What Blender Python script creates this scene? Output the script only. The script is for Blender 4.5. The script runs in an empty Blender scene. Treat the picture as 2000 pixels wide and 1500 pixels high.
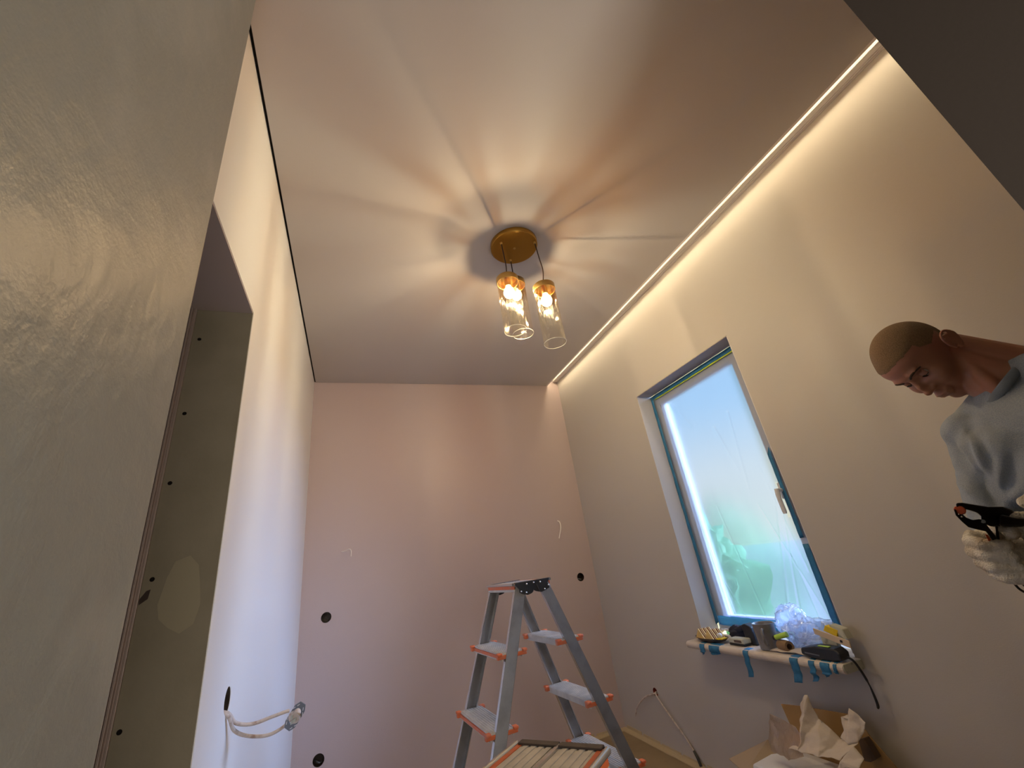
# Renovation room: looking up at a pendant lamp, a papered window, two stepladders and a workman.
# Metres. x = across the room, y = depth, z = up. Coordinates of the set-out are measured from
# the viewer's eye level; EYE lifts them so that the floor lies at z = 0.
import bpy, bmesh, math, random
import numpy as np
from mathutils import Vector, Matrix, noise
random.seed(7)
EYE = 1.115
SC = bpy.context.scene
COL = SC.collection

# ------------------------------------------------------------------ camera
cam_d = bpy.data.cameras.new('camera'); cam = bpy.data.objects.new('camera', cam_d); COL.objects.link(cam)
cam_d.sensor_fit = 'HORIZONTAL'; cam_d.sensor_width = 36.0; cam_d.lens = 36.0*806.25/2000.0
cam_d.clip_start = 0.02; cam_d.clip_end = 300
RX = Vector((0.93584991, -0.32522785, -0.13569002)); RY = Vector((-0.01555546, -0.42279625, 0.90609125)); RZ = Vector((-0.35205535, -0.8458547, -0.4007329))
cam.matrix_world = Matrix(((RX.x, RY.x, RZ.x, 0), (RX.y, RY.y, RZ.y, 0), (RX.z, RY.z, RZ.z, EYE), (0, 0, 0, 1)))
SC.camera = cam
# ------------------------------------------------------------------ world, daylight, exposure
LAMP_RGB = (1.0, 0.76, 0.46)
LED_RGB = (1.0, 0.80, 0.50)
FILAMENT = 26500.0
LED_STRENGTH = 22.0
w = bpy.data.worlds.new('sky'); SC.world = w; w.use_nodes = True
wn = w.node_tree; wn.nodes.clear()
wo = wn.nodes.new('ShaderNodeOutputWorld'); wb = wn.nodes.new('ShaderNodeBackground')
tc = wn.nodes.new('ShaderNodeTexCoord'); sx = wn.nodes.new('ShaderNodeSeparateXYZ'); cr = wn.nodes.new('ShaderNodeValToRGB')
wn.links.new(tc.outputs['Generated'], sx.inputs[0]); wn.links.new(sx.outputs['Z'], cr.inputs[0]); wn.links.new(cr.outputs[0], wb.inputs[0]); wn.links.new(wb.outputs[0], wo.inputs[0])
cr.color_ramp.elements[0].position = 0.0; cr.color_ramp.elements[0].color = (1.0, 0.93, 0.70, 1)
cr.color_ramp.elements[1].position = 0.9; cr.color_ramp.elements[1].color = (0.30, 0.56, 0.92, 1)
for pos_, col_ in ((.13, (.92, .92, .78)), (.28, (.52, .76, .92))): e_ = cr.color_ramp.elements.new(pos_); e_.color = (*col_, 1)
wb.inputs[1].default_value = 0.80
sun_d = bpy.data.lights.new('hazy_daylight', 'SUN'); sun = bpy.data.objects.new('hazy_daylight', sun_d); COL.objects.link(sun)
sun_d.energy = 27.0; sun_d.color = (0.46, 0.62, 1.0); sun_d.angle = math.radians(48)
sun.rotation_euler = Vector((-1.0, 0.20, -0.30)).to_track_quat('-Z', 'Y').to_euler(); sun.location = (4, 0, 4)
# added fill light behind the viewer, lifts the shadows in hall and room
hall_d = bpy.data.lights.new('hall_fill', 'AREA'); hall = bpy.data.objects.new('hall_fill', hall_d); COL.objects.link(hall)
hall_d.shape = 'RECTANGLE'; hall_d.size = 1.1; hall_d.size_y = 1.3; hall_d.energy = 29.0; hall_d.color = (1.0, .92, .84)
hall.location = (.7, -1.5, 1.0); hall.rotation_euler = (math.radians(90), 0, 0)
SC.view_settings.view_transform = 'Standard'; SC.view_settings.look = 'None'
SC.view_settings.gamma = 1.0; SC.view_settings.use_curve_mapping = False
SC.view_settings.exposure = 0.0
SC.cycles.max_bounces = 10; SC.cycles.transparent_max_bounces = 24
SC.cycles.sample_clamp_indirect = 4.0

# ------------------------------------------------------------------ materials
def mat(name, color, rough=0.6, metal=0.0, bump=None, var=None, spec=0.5, sub=None, coords='Object', stretch=(1, 1, 1), alpha=None, emit=None, coat=0):
    m = bpy.data.materials.new(name); m.use_nodes = True
    nt = m.node_tree; b = nt.nodes['Principled BSDF']
    b.inputs['Base Color'].default_value = (*color, 1); b.inputs['Roughness'].default_value = rough
    b.inputs['Metallic'].default_value = metal; b.inputs['Specular IOR Level'].default_value = spec
    b.inputs['Coat Weight'].default_value = coat
    if sub: b.inputs['Subsurface Weight'].default_value = sub; b.inputs['Subsurface Radius'].default_value = (.01, .004, .002)
    if emit: b.inputs['Emission Color'].default_value = (*emit[0], 1); b.inputs['Emission Strength'].default_value = emit[1]
    if alpha is not None: b.inputs['Alpha'].default_value = alpha
    if bump or var:
        t = nt.nodes.new('ShaderNodeTexCoord'); mp = nt.nodes.new('ShaderNodeMapping'); mp.inputs['Scale'].default_value = stretch
        nt.links.new(t.outputs[coords], mp.inputs[0])
    if bump:
        for k, (sc, st) in enumerate(bump if isinstance(bump, list) else [bump]):
            n = nt.nodes.new('ShaderNodeTexNoise'); n.inputs['Scale'].default_value = sc; n.inputs['Detail'].default_value = 5
            bn = nt.nodes.new('ShaderNodeBump'); bn.inputs['Strength'].default_value = st; bn.inputs['Distance'].default_value = 0.01
            nt.links.new(mp.outputs[0], n.inputs[0]); nt.links.new(n.outputs[0], bn.inputs['Height'])
            if k: nt.links.new(prev.outputs[0], bn.inputs['Normal'])
            prev = bn
        nt.links.new(prev.outputs[0], b.inputs['Normal'])
    if var:
        sc, c2, lo, hi = var
        n = nt.nodes.new('ShaderNodeTexNoise'); n.inputs['Scale'].default_value = sc; n.inputs['Detail'].default_value = 6
        r = nt.nodes.new('ShaderNodeValToRGB'); r.color_ramp.elements[0].position = lo; r.color_ramp.elements[1].position = hi
        r.color_ramp.elements[0].color = (*color, 1); r.color_ramp.elements[1].color = (*c2, 1)
        nt.links.new(mp.outputs[0], n.inputs[0]); nt.links.new(n.outputs[0], r.inputs[0]); nt.links.new(r.outputs[0], b.inputs['Base Color'])
    return m

def nodes_mat(name):
    m = bpy.data.materials.new(name); m.use_nodes = True; nt = m.node_tree; nt.nodes.clear()
    return m, nt, nt.nodes.new('ShaderNodeOutputMaterial')

M = {}
M['paint'] = mat('greige_wall_paint', (0.53, 0.495, 0.455), 0.55, bump=[(260, .05), (30, .03)], spec=.35)
M['paint_left'] = mat('pale_wall_paint', (0.85, 0.84, 0.82), 0.45, bump=[(240, .05), (12, .04)], spec=.4)
M['paint_back'] = mat('dusty_rose_wall_paint', (0.53, 0.435, 0.43), 0.42, bump=[(260, .08), (25, .05)], spec=.4)
M['ceiling'] = mat('matt_stretch_ceiling', (0.53, 0.49, 0.47), 0.7, bump=(200, .03), spec=.3)
M['plaster'] = mat('grey_skim_plaster', (0.265, 0.275, 0.25), 0.40, bump=[(7, .5), (22, .3), (300, .08)], var=(6, (0.32, 0.325, 0.295), .48, .62), spec=.5)
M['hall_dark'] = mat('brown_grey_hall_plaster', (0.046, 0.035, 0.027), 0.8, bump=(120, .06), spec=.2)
M['board'] = mat('raw_plasterboard', (0.25, 0.215, 0.15), 0.75, bump=(60, .1), var=(6, (0.21, 0.18, 0.12), .4, .7), spec=.25)
M['soffit'] = mat('grey_soffit_board', (0.50, 0.42, 0.40), 0.8, bump=(60, .05))
M['putty'] = mat('dried_filler', (0.28, 0.24, 0.155), 0.8, bump=(40, .1))
M['rust'] = mat('galvanised_profile', (0.42, 0.33, 0.28), 0.5, .4, bump=(70, .1))
M['dark_gap'] = mat('shadow_gap_black', (0.010, 0.008, 0.007), 0.9, spec=.1)
M['hole'] = mat('dark_socket_plastic', (0.035, 0.018, 0.010), 0.6)
M['hole_red'] = mat('orange_socket_plastic', (0.30, 0.035, 0.015), 0.5)
M['concrete'] = mat('rough_concrete', (0.10, 0.085, 0.07), 0.95, bump=(60, .8), var=(25, (.03, .02, .015), .4, .6))
M['floor'] = mat('beige_floor_protection', (0.30, 0.22, 0.12), 0.6, bump=(30, .1), var=(6, (.24, .17, .09), .4, .7))
M['masking'] = mat('cream_masking_tape', (0.55, 0.44, 0.27), 0.6, bump=(60, .5))
M['rail'] = mat('white_rail_profile', (0.86, 0.80, 0.76), 0.5, bump=(50, .02))
M['brass'] = mat('brushed_brass', (0.42, 0.23, 0.045), 0.33, 1.0, bump=(300, .05), stretch=(1, 1, 20))
M['brass_cap'] = mat('satin_brass_cap', (0.55, 0.36, 0.12), 0.35, 1.0)
M['cord'] = mat('brown_black_cord', (0.030, 0.012, 0.008), 0.6)
M['alu'] = mat('ladder_aluminium', (0.33, 0.32, 0.31), 0.42, 0.85, bump=[(18, .06), (200, .06)], var=(14, (.24, .23, .22), .45, .7))
M['alu_bright'] = mat('bright_aluminium_edge', (0.66, 0.65, 0.64), 0.22, 0.9)
M['tread'] = mat('dusty_ribbed_aluminium', (0.52, 0.49, 0.45), 0.6, 0.3, bump=[(60, .2)], var=(22, (.62, .58, .52), .45, .65))
M['orange'] = mat('orange_ladder_plastic', (0.62, 0.13, 0.035), 0.5, var=(30, (.48, .20, .12), .5, .75))
M['blackp'] = mat('black_hinge_plate', (0.012, 0.011, 0.010), 0.42)
M['brownp'] = mat('dusty_black_plastic', (0.075, 0.055, 0.045), 0.6, bump=(60, .1))
M['rivet'] = mat('steel_rivet', (0.75, 0.73, 0.70), 0.25, 1.0)
M['pvc'] = mat('white_window_pvc', (0.72, 0.70, 0.68), 0.35, coat=.2)
M['reveal'] = mat('white_reveal_paint', (0.70, 0.68, 0.68), 0.6, bump=(40, .04))
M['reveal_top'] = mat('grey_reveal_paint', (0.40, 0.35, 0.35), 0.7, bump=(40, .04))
M['sill'] = mat('dusty_sill_pvc', (0.66, 0.58, 0.50), 0.5, bump=(40, .15), var=(16, (.50, .41, .32), .5, .75))
M['btape_lit'] = mat('backlit_blue_tape', (0.06, 0.42, 1.0), 0.5, bump=(60, .3))  # same blue tape, with the backlight from the window put into its colour
M['btape'] = mat('blue_painters_tape', (0.018, 0.145, 0.30), 0.6, bump=(90, .2), var=(20, (.03, .20, .40), .4, .7))
M['gtape'] = mat('green_tape_edge', (0.42, 0.55, 0.03), 0.6)
M['white'] = mat('white_plastic', (0.75, 0.74, 0.74), 0.45)
M['wire'] = mat('dusty_white_cable', (0.62, 0.53, 0.46), 0.6, var=(60, (.35, .24, .18), .5, .7))
M['wire_white'] = mat('white_cable', (0.85, 0.80, 0.74), 0.5)
M['steel_dark'] = mat('zinc_support_ring', (0.20, 0.21, 0.22), 0.45, .6)
M['skin'] = mat('skin', (0.42, 0.20, 0.125), 0.5, sub=.15, bump=[(160, .05)], var=(9, (.46, .19, .13), .4, .7))
M['hair'] = mat('buzz_cut_hair', (0.17, 0.105, 0.05), 0.75, bump=(700, .5), var=(500, (.30, .19, .10), .35, .65))
M['brow'] = mat('brow_hair', (0.05, 0.025, 0.012), 0.8)
M['eye'] = mat('eyeball', (0.60, 0.55, 0.50), 0.2)
M['iris'] = mat('dark_iris', (0.03, 0.02, 0.015), 0.2)
M['lip'] = mat('lips', (0.33, 0.11, 0.08), 0.5)
M['shirt'] = mat('blue_grey_jersey', (0.26, 0.31, 0.37), 0.9, bump=[(14, .35), (420, .25)], var=(500, (.34, .38, .43), .4, .6), spec=.15)
M['collar'] = mat('blue_grey_rib', (0.20, 0.24, 0.29), 0.9, bump=(500, .3))
M['trouser'] = mat('dark_work_trousers', (0.045, 0.05, 0.06), 0.9, bump=(12, .3))
M['boot'] = mat('brown_boots', (0.07, 0.04, 0.02), 0.6)
M['glove'] = mat('grubby_knit_glove', (0.80, 0.75, 0.66), 0.95, bump=[(330, .6), (45, .2)], var=(18, (.42, .33, .22), .45, .75), spec=.1)
M['clamp'] = mat('black_nylon_clamp', (0.012, 0.009, 0.008), 0.35)
M['clamp_tip'] = mat('orange_red_clamp_pad', (0.60, 0.09, 0.02), 0.45)
M['mug'] = mat('grey_stoneware', (0.22, 0.21, 0.21), 0.35, var=(25, (.17, .16, .155), .4, .7))
M['tool_black'] = mat('black_tool_rubber', (0.012, 0.013, 0.016), 0.45)
M['navy'] = mat('navy_black_fabric', (0.018, 0.020, 0.038), 0.85, bump=(60, .4))
M['cream'] = mat('cream_plastic_box', (0.52, 0.52, 0.42), 0.5, var=(40, (.30, .29, .24), .55, .7))
M['lime'] = mat('lime_green_plastic', (0.45, 0.68, 0.08), 0.5)
M['yellow'] = mat('yellow_foam', (0.80, 0.56, 0.02), 0.7, bump=(90, .3))
M['ply'] = mat('pale_wood', (0.66, 0.52, 0.36), 0.6, bump=(30, .05), stretch=(1, 12, 1))
M['wedge'] = mat('golden_wafer_wood', (0.72, 0.50, 0.18), 0.6, bump=(60, .2))
M['wedge_dark'] = mat('brown_wafer_wood', (0.32, 0.16, 0.04), 0.7, bump=(60, .2))
M['dish'] = mat('brown_dish', (0.12, 0.08, 0.06), 0.4)
M['brown'] = mat('brown_card', (0.24, 0.15, 0.08), 0.7, bump=(60, .3))
M['paper'] = mat('crumpled_paper', (0.60, 0.52, 0.44), 0.85, bump=(40, .3))
M['card'] = mat('corrugated_cardboard', (0.34, 0.20, 0.075), 0.8, bump=(30, .1))
M['card_pale'] = mat('pale_cardboard', (0.42, 0.33, 0.24), 0.8, bump=(30, .1))
M['card_dark'] = mat('dark_cardboard', (0.09, 0.055, 0.035), 0.8)
M['foam'] = mat('white_foam', (0.74, 0.76, 0.84), 0.7, bump=(120, .15))
M['leaf'] = mat('garden_green', (0.14, 0.36, 0.13), 0.8, bump=(3, .5), var=(2, (.20, .44, .18), .4, .6))
M['house'] = mat('cream_render', (0.97, 0.78, 0.34), 0.8)
M['roof'] = mat('pale_roof', (0.75, 0.72, 0.5), 0.8)
M['grass'] = mat('pale_paving', (0.30, 0.25, 0.20), 0.9, var=(1, (.25, .21, .17), .4, .6))

# thin clear film: mostly see-through with soft scatter and sheen
def film(name, blur, transp, trans, tint=(1, 1, 1), rough=.35, bump=(14, .3), glossy=.12):
    m, nt, o = nodes_mat(name); N = nt.nodes.new; L = nt.links.new
    a = N('ShaderNodeBsdfTransparent'); a.inputs[0].default_value = (*tint, 1)
    r = N('ShaderNodeBsdfRefraction'); r.inputs['Roughness'].default_value = rough; r.inputs['IOR'].default_value = 1.12; r.inputs[0].default_value = (*tint, 1)
    t = N('ShaderNodeBsdfTranslucent'); t.inputs[0].default_value = (*tint, 1)
    g = N('ShaderNodeBsdfGlossy'); g.inputs['Roughness'].default_value = .16; g.inputs[0].default_value = (.9, .93, 1, 1)
    tcn = N('ShaderNodeTexCoord'); n = N('ShaderNodeTexNoise'); n.inputs['Scale'].default_value = bump[0]; n.inputs['Detail'].default_value = 4
    bn = N('ShaderNodeBump'); bn.inputs['Strength'].default_value = bump[1]; bn.inputs['Distance'].default_value = .02
    L(tcn.outputs['Object'], n.inputs[0]); L(n.outputs[0], bn.inputs['Height'])
    for q in (g, t): L(bn.outputs[0], q.inputs['Normal'])
    m1 = N('ShaderNodeMixShader'); m1.inputs[0].default_value = blur/(blur+transp); L(a.outputs[0], m1.inputs[1]); L(r.outputs[0], m1.inputs[2])
    m2 = N('ShaderNodeMixShader'); m2.inputs[0].default_value = trans; L(m1.outputs[0], m2.inputs[1]); L(t.outputs[0], m2.inputs[2])
    lw = N('ShaderNodeLayerWeight'); lw.inputs[0].default_value = .35; L(bn.outputs[0], lw.inputs['Normal'])
    mu = N('ShaderNodeMath'); mu.operation = 'MULTIPLY_ADD'; mu.inputs[1].default_value = glossy*2.5; mu.inputs[2].default_value = glossy*.4; L(lw.outputs['Facing'], mu.inputs[0])
    m3 = N('ShaderNodeMixShader'); L(mu.outputs[0], m3.inputs[0]); L(m2.outputs[0], m3.inputs[1]); L(g.outputs[0], m3.inputs[2]); L(m3.outputs[0], o.inputs[0])
    return m
M['film'] = film('window_masking_film', .68, .32, .035, (.88, .93, 1.0), rough=.5, bump=(6, .25), glossy=.06)
M['bag'] = film('crinkled_clear_film', .0001, .72, .30, (.93, .96, 1), bump=(16, .45), glossy=.24)
M['tissue'] = film('translucent_wrap', .0001, .42, .50, (.92, .84, .74), bump=(30, .6), glossy=.12)
# window pane
m, nt, o = nodes_mat('window_pane_glass'); a = nt.nodes.new('ShaderNodeBsdfTransparent'); g = nt.nodes.new('ShaderNodeBsdfGlossy'); g.inputs['Roughness'].default_value = .02
lwp = nt.nodes.new('ShaderNodeLayerWeight'); lwp.inputs[0].default_value = .5; fr = nt.nodes.new('ShaderNodeMath'); fr.operation = 'POWER'; fr.inputs[1].default_value = 5; nt.links.new(lwp.outputs['Facing'], fr.inputs[0]); mx = nt.nodes.new('ShaderNodeMixShader')
nt.links.new(fr.outputs[0], mx.inputs[0]); nt.links.new(a.outputs[0], mx.inputs[1]); nt.links.new(g.outputs[0], mx.inputs[2]); nt.links.new(mx.outputs[0], o.inputs[0])
a.inputs[0].default_value = (.93, .97, 1, 1); M['pane'] = m
# lamp glass: clear tube, amber rippled coating that thins out downwards (object z runs 0 bottom .. 0.28 top)
m, nt, o = nodes_mat('rippled_amber_glass'); N = nt.nodes.new; L = nt.links.new
tcn = N('ShaderNodeTexCoord'); mp = N('ShaderNodeMapping'); mp.inputs['Scale'].default_value = (52, 52, 8); L(tcn.outputs['Object'], mp.inputs[0])
n1 = N('ShaderNodeTexNoise'); n1.inputs['Scale'].default_value = 1.0; n1.inputs['Detail'].default_value = 3; n1.inputs['Distortion'].default_value = .6; L(mp.outputs[0], n1.inputs[0])
rp = N('ShaderNodeValToRGB'); rp.color_ramp.elements[0].position = .44; rp.color_ramp.elements[1].position = .58; L(n1.outputs[0], rp.inputs[0])
sp = N('ShaderNodeSeparateXYZ'); L(tcn.outputs['Object'], sp.inputs[0])
mr = N('ShaderNodeMapRange'); mr.inputs['From Min'].default_value = .10; mr.inputs['From Max'].default_value = .24; L(sp.outputs['Z'], mr.inputs[0])
mu = N('ShaderNodeMath'); mu.operation = 'MULTIPLY'; L(rp.outputs[0], mu.inputs[0]); L(mr.outputs[0], mu.inputs[1])
mc = N('ShaderNodeMix'); mc.data_type = 'RGBA'; mc.inputs[6].default_value = (.97, .965, .93, 1); mc.inputs[7].default_value = (.50, .30, .08, 1); L(mu.outputs[0], mc.inputs[0])
tr = N('ShaderNodeBsdfTransparent'); mr2 = N('ShaderNodeMapRange'); mr2.inputs['From Min'].default_value = .212; mr2.inputs['From Max'].default_value = .262; mr2.inputs['To Min'].default_value = 1.0; mr2.inputs['To Max'].default_value = .50; L(sp.outputs['Z'], mr2.inputs[0])
vm = N('ShaderNodeVectorMath'); vm.operation = 'SCALE'; L(mc.outputs[2], vm.inputs[0]); L(mr2.outputs[0], vm.inputs['Scale']); L(vm.outputs[0], tr.inputs[0])
gl = N('ShaderNodeBsdfGlossy'); gl.inputs['Roughness'].default_value = .04; gl.inputs[0].default_value = (1, .96, .86, 1)
bn = N('ShaderNodeBump'); bn.inputs['Strength'].default_value = .9; bn.inputs['Distance'].default_value = .008; L(n1.outputs[0], bn.inputs['Height']); L(bn.outputs[0], gl.inputs['Normal'])
lw = N('ShaderNodeLayerWeight'); lw.inputs[0].default_value = .30
ma = N('ShaderNodeMath'); ma.operation = 'MULTIPLY_ADD'; ma.inputs[1].default_value = .6; ma.inputs[2].default_value = .05; L(lw.outputs['Facing'], ma.inputs[0])
mx = N('ShaderNodeMixShader'); L(ma.outputs[0], mx.inputs[0]); L(tr.outputs[0], mx.inputs[1]); L(gl.outputs[0], mx.inputs[2]); L(mx.outputs[0], o.inputs[0]); M['lampglass'] = m
M['glassrim'] = mat('polished_glass_rim', (0.9, 0.88, 0.80), 0.08, 0, spec=1.0, coat=1, alpha=.75)
def emis(name, col, st, transp=None):
    m, nt, o = nodes_mat(name); e = nt.nodes.new('ShaderNodeEmission'); e.inputs[0].default_value = (*col, 1); e.inputs[1].default_value = st
    if transp is None: nt.links.new(e.outputs[0], o.inputs[0])
    else:
        t = nt.nodes.new('ShaderNodeBsdfTransparent'); ad = nt.nodes.new('ShaderNodeMixShader'); ad.inputs[0].default_value = transp
        nt.links.new(e.outputs[0], ad.inputs[1]); nt.links.new(t.outputs[0], ad.inputs[2]); nt.links.new(ad.outputs[0], o.inputs[0])
    return m
M['led'] = emis('led_strip_glow', LED_RGB, LED_STRENGTH)
M['bulb'] = emis('frosted_bulb_glow', (1.0, .84, .55), 14.0, .5)

# ------------------------------------------------------------------ mesh helpers
WLOC = {}
def tag(o, label=None, cat=None, group=None, kind=None):
    if label: o['label'] = label
    if cat: o['category'] = cat
    if group: o['group'] = group
    if kind: o['kind'] = kind
    return o
def thing(name, loc, label, cat, rotz=0.0, group=None):
    o = bpy.data.objects.new(name, None); COL.objects.link(o); o.empty_display_size = .05
    o.location = (loc[0], loc[1], loc[2]+EYE); o.rotation_euler = (0, 0, rotz); WLOC[o.name] = Vector(o.location)
    return tag(o, label, cat, group)
def V(*a): return Vector(a[0] if len(a) == 1 else a)

class MB:
    def __init__(s): s.v = []; s.f = []
    def add(s, vs, fs):
        n = len(s.v); s.v += [tuple(p) for p in vs]; s.f += [tuple(i+n for i in f) for f in fs]; return s
    def box(s, a, b):
        x0, y0, z0 = [min(a[i], b[i]) for i in range(3)]; x1, y1, z1 = [max(a[i], b[i]) for i in range(3)]
        return s.add([(x0,y0,z0),(x1,y0,z0),(x1,y1,z0),(x0,y1,z0),(x0,y0,z1),(x1,y0,z1),(x1,y1,z1),(x0,y1,z1)],
                     [(0,3,2,1),(4,5,6,7),(0,1,5,4),(1,2,6,5),(2,3,7,6),(3,0,4,7)])
    def bar(s, a, b, u, hu, v, hv):
        a, b, u, v = V(a), V(b), V(u).normalized()*hu, V(v).normalized()*hv
        return s.add([a-u-v, a+u-v, a+u+v, a-u+v, b-u-v, b+u-v, b+u+v, b-u+v], [(0,3,2,1),(4,5,6,7),(0,1,5,4),(1,2,6,5),(2,3,7,6),(3,0,4,7)])
    def prism(s, pts, d):
        n = len(pts); d = V(d); vs = [V(p) for p in pts]+[V(p)+d for p in pts]
        return s.add(vs, [tuple(range(n))[::-1], tuple(range(n, 2*n))]+[(i, (i+1) % n, (i+1) % n+n, i+n) for i in range(n)])
    def tube(s, pts, r, n=8, cap=True):
        pts = [V(p) for p in pts]; rs = r if isinstance(r, (list, tuple)) else [r]*len(pts)
        up = V(0, 0, 1); vs = []
        for i, p in enumerate(pts):
            t = (pts[min(i+1, len(pts)-1)]-pts[max(i-1, 0)]).normalized()
            if abs(t.dot(up)) > .95: up = V(1, 0, 0) if abs(t.x) < .9 else V(0, 1, 0)
            u = (up-t*up.dot(t)).normalized(); w_ = t.cross(u); up = u
            vs += [p+(u*math.cos(2*math.pi*k/n)+w_*math.sin(2*math.pi*k/n))*rs[i] for k in range(n)]
        fs = [(i*n+k, i*n+(k+1) % n, (i+1)*n+(k+1) % n, (i+1)*n+k) for i in range(len(pts)-1) for k in range(n)]
        if cap: fs += [tuple(range(n))[::-1], tuple((len(pts)-1)*n+k for k in range(n))]
        return s.add(vs, fs)
    def lathe(s, prof, c, n=32, axis=None, closed=False):
        c = V(c); ax = V(axis or (0, 0, 1)).normalized(); u = ax.orthogonal().normalized(); w_ = ax.cross(u); vs = []
        if not axis: u, w_ = V(1, 0, 0), V(0, 1, 0)
        for r, z in prof: vs += [c+ax*z+(u*math.cos(2*math.pi*k/n)+w_*math.sin(2*math.pi*k/n))*max(r, 1e-5) for k in range(n)]
        m_ = len(prof); fs = [(i*n+k, i*n+(k+1) % n, ((i+1) % m_)*n+(k+1) % n, ((i+1) % m_)*n+k) for i in range(m_ if closed else m_-1) for k in range(n)]
        return s.add(vs, fs)
    def ball(s, c, r, n=12, mtx=None):
        r = (r, r, r) if isinstance(r, (int, float)) else r
        bm = bmesh.new(); bmesh.ops.create_icosphere(bm, subdivisions=3 if n > 12 else 2, radius=1)
        vs = []
        for v in bm.verts:
            p = V(v.co.x*r[0], v.co.y*r[1], v.co.z*r[2])
            if mtx: p = mtx @ p
            vs.append(p+V(c))
        fs = [tuple(v.index for v in f.verts) for f in bm.faces]; bm.free(); return s.add(vs, fs)
    def capsule(s, a, b, ra, rb, n=14):
        a, b = V(a), V(b); t = (b-a); ln = t.length; t.normalize(); u = t.orthogonal().normalized(); w_ = t.cross(u); vs = []; K = 5; rings = []
        for i in range(K+1):
            th = math.pi/2*(1-i/K); rings.append((a-t*ra*math.sin(th), ra*math.cos(th)))
        for i in range(K+1):
            th = math.pi/2*(i/K); rings.append((b+t*rb*math.sin(th), rb*math.cos(th)))
        for c, r in rings: vs += [c+(u*math.cos(2*math.pi*k/n)+w_*math.sin(2*math.pi*k/n))*max(r, 1e-4) for k in range(n)]
        m_ = len(rings); fs = [(i*n+k, i*n+(k+1) % n, (i+1)*n+(k+1) % n, (i+1)*n+k) for i in range(m_-1) for k in range(n)]
        fs += [tuple(range(n))[::-1], tuple((m_-1)*n+k for k in range(n))]
        return s.add(vs, fs)
    def build(s, name, m, parent=None, local=False, smooth=False, bevel=0, label=None, solid=0):
        me = bpy.data.meshes.new(name)
        vs = [V(v) for v in s.v]
        if not local:
            vs = [v+V(0, 0, EYE) for v in vs]
            if parent is None:
                lo = V(*[min(v[i] for v in vs) for i in range(3)]); hi = V(*[max(v[i] for v in vs) for i in range(3)])
                org = V((lo.x+hi.x)/2, (lo.y+hi.y)/2, lo.z)
            else: org = WLOC[parent.name]
            vs = [v-org for v in vs]
        me.from_pydata(vs, [], s.f); me.materials.append(M[m] if isinstance(m, str) else m)
        o = bpy.data.objects.new(name, me); COL.objects.link(o)
        if not local:
            if parent is None: o.location = org; WLOC[o.name] = org
            else: WLOC[o.name] = WLOC[parent.name]
        if parent: o.parent = parent
        bm = bmesh.new(); bm.from_mesh(me); bmesh.ops.recalc_face_normals(bm, faces=bm.faces); bm.to_mesh(me); bm.free()
        if smooth:
            for p in me.polygons: p.use_smooth = True
            if smooth != 'all': me.set_sharp_from_angle(angle=math.radians(40))
        if solid: md = o.modifiers.new('thick', 'SOLIDIFY'); md.thickness = solid
        if bevel: md = o.modifiers.new('bev', 'BEVEL'); md.width = bevel; md.segments = 2; md.limit_method = 'ANGLE'; md.angle_limit = math.radians(40)
        if label: o['label'] = label
        return o
def spline(pts, n=8):
    pts = [V(p) for p in pts]; out = []; P = [pts[0]*2-pts[1]]+pts+[pts[-1]*2-pts[-2]]
    for i in range(1, len(P)-2):
        a, b, c, d = P[i-1:i+3]
        for k in range(n):
            t = k/n; out.append(.5*((2*b)+(c-a)*t+(2*a-5*b+4*c-d)*t*t+(3*b-a-3*c+d)*t**3))
    return out+[pts[-1]]

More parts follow.
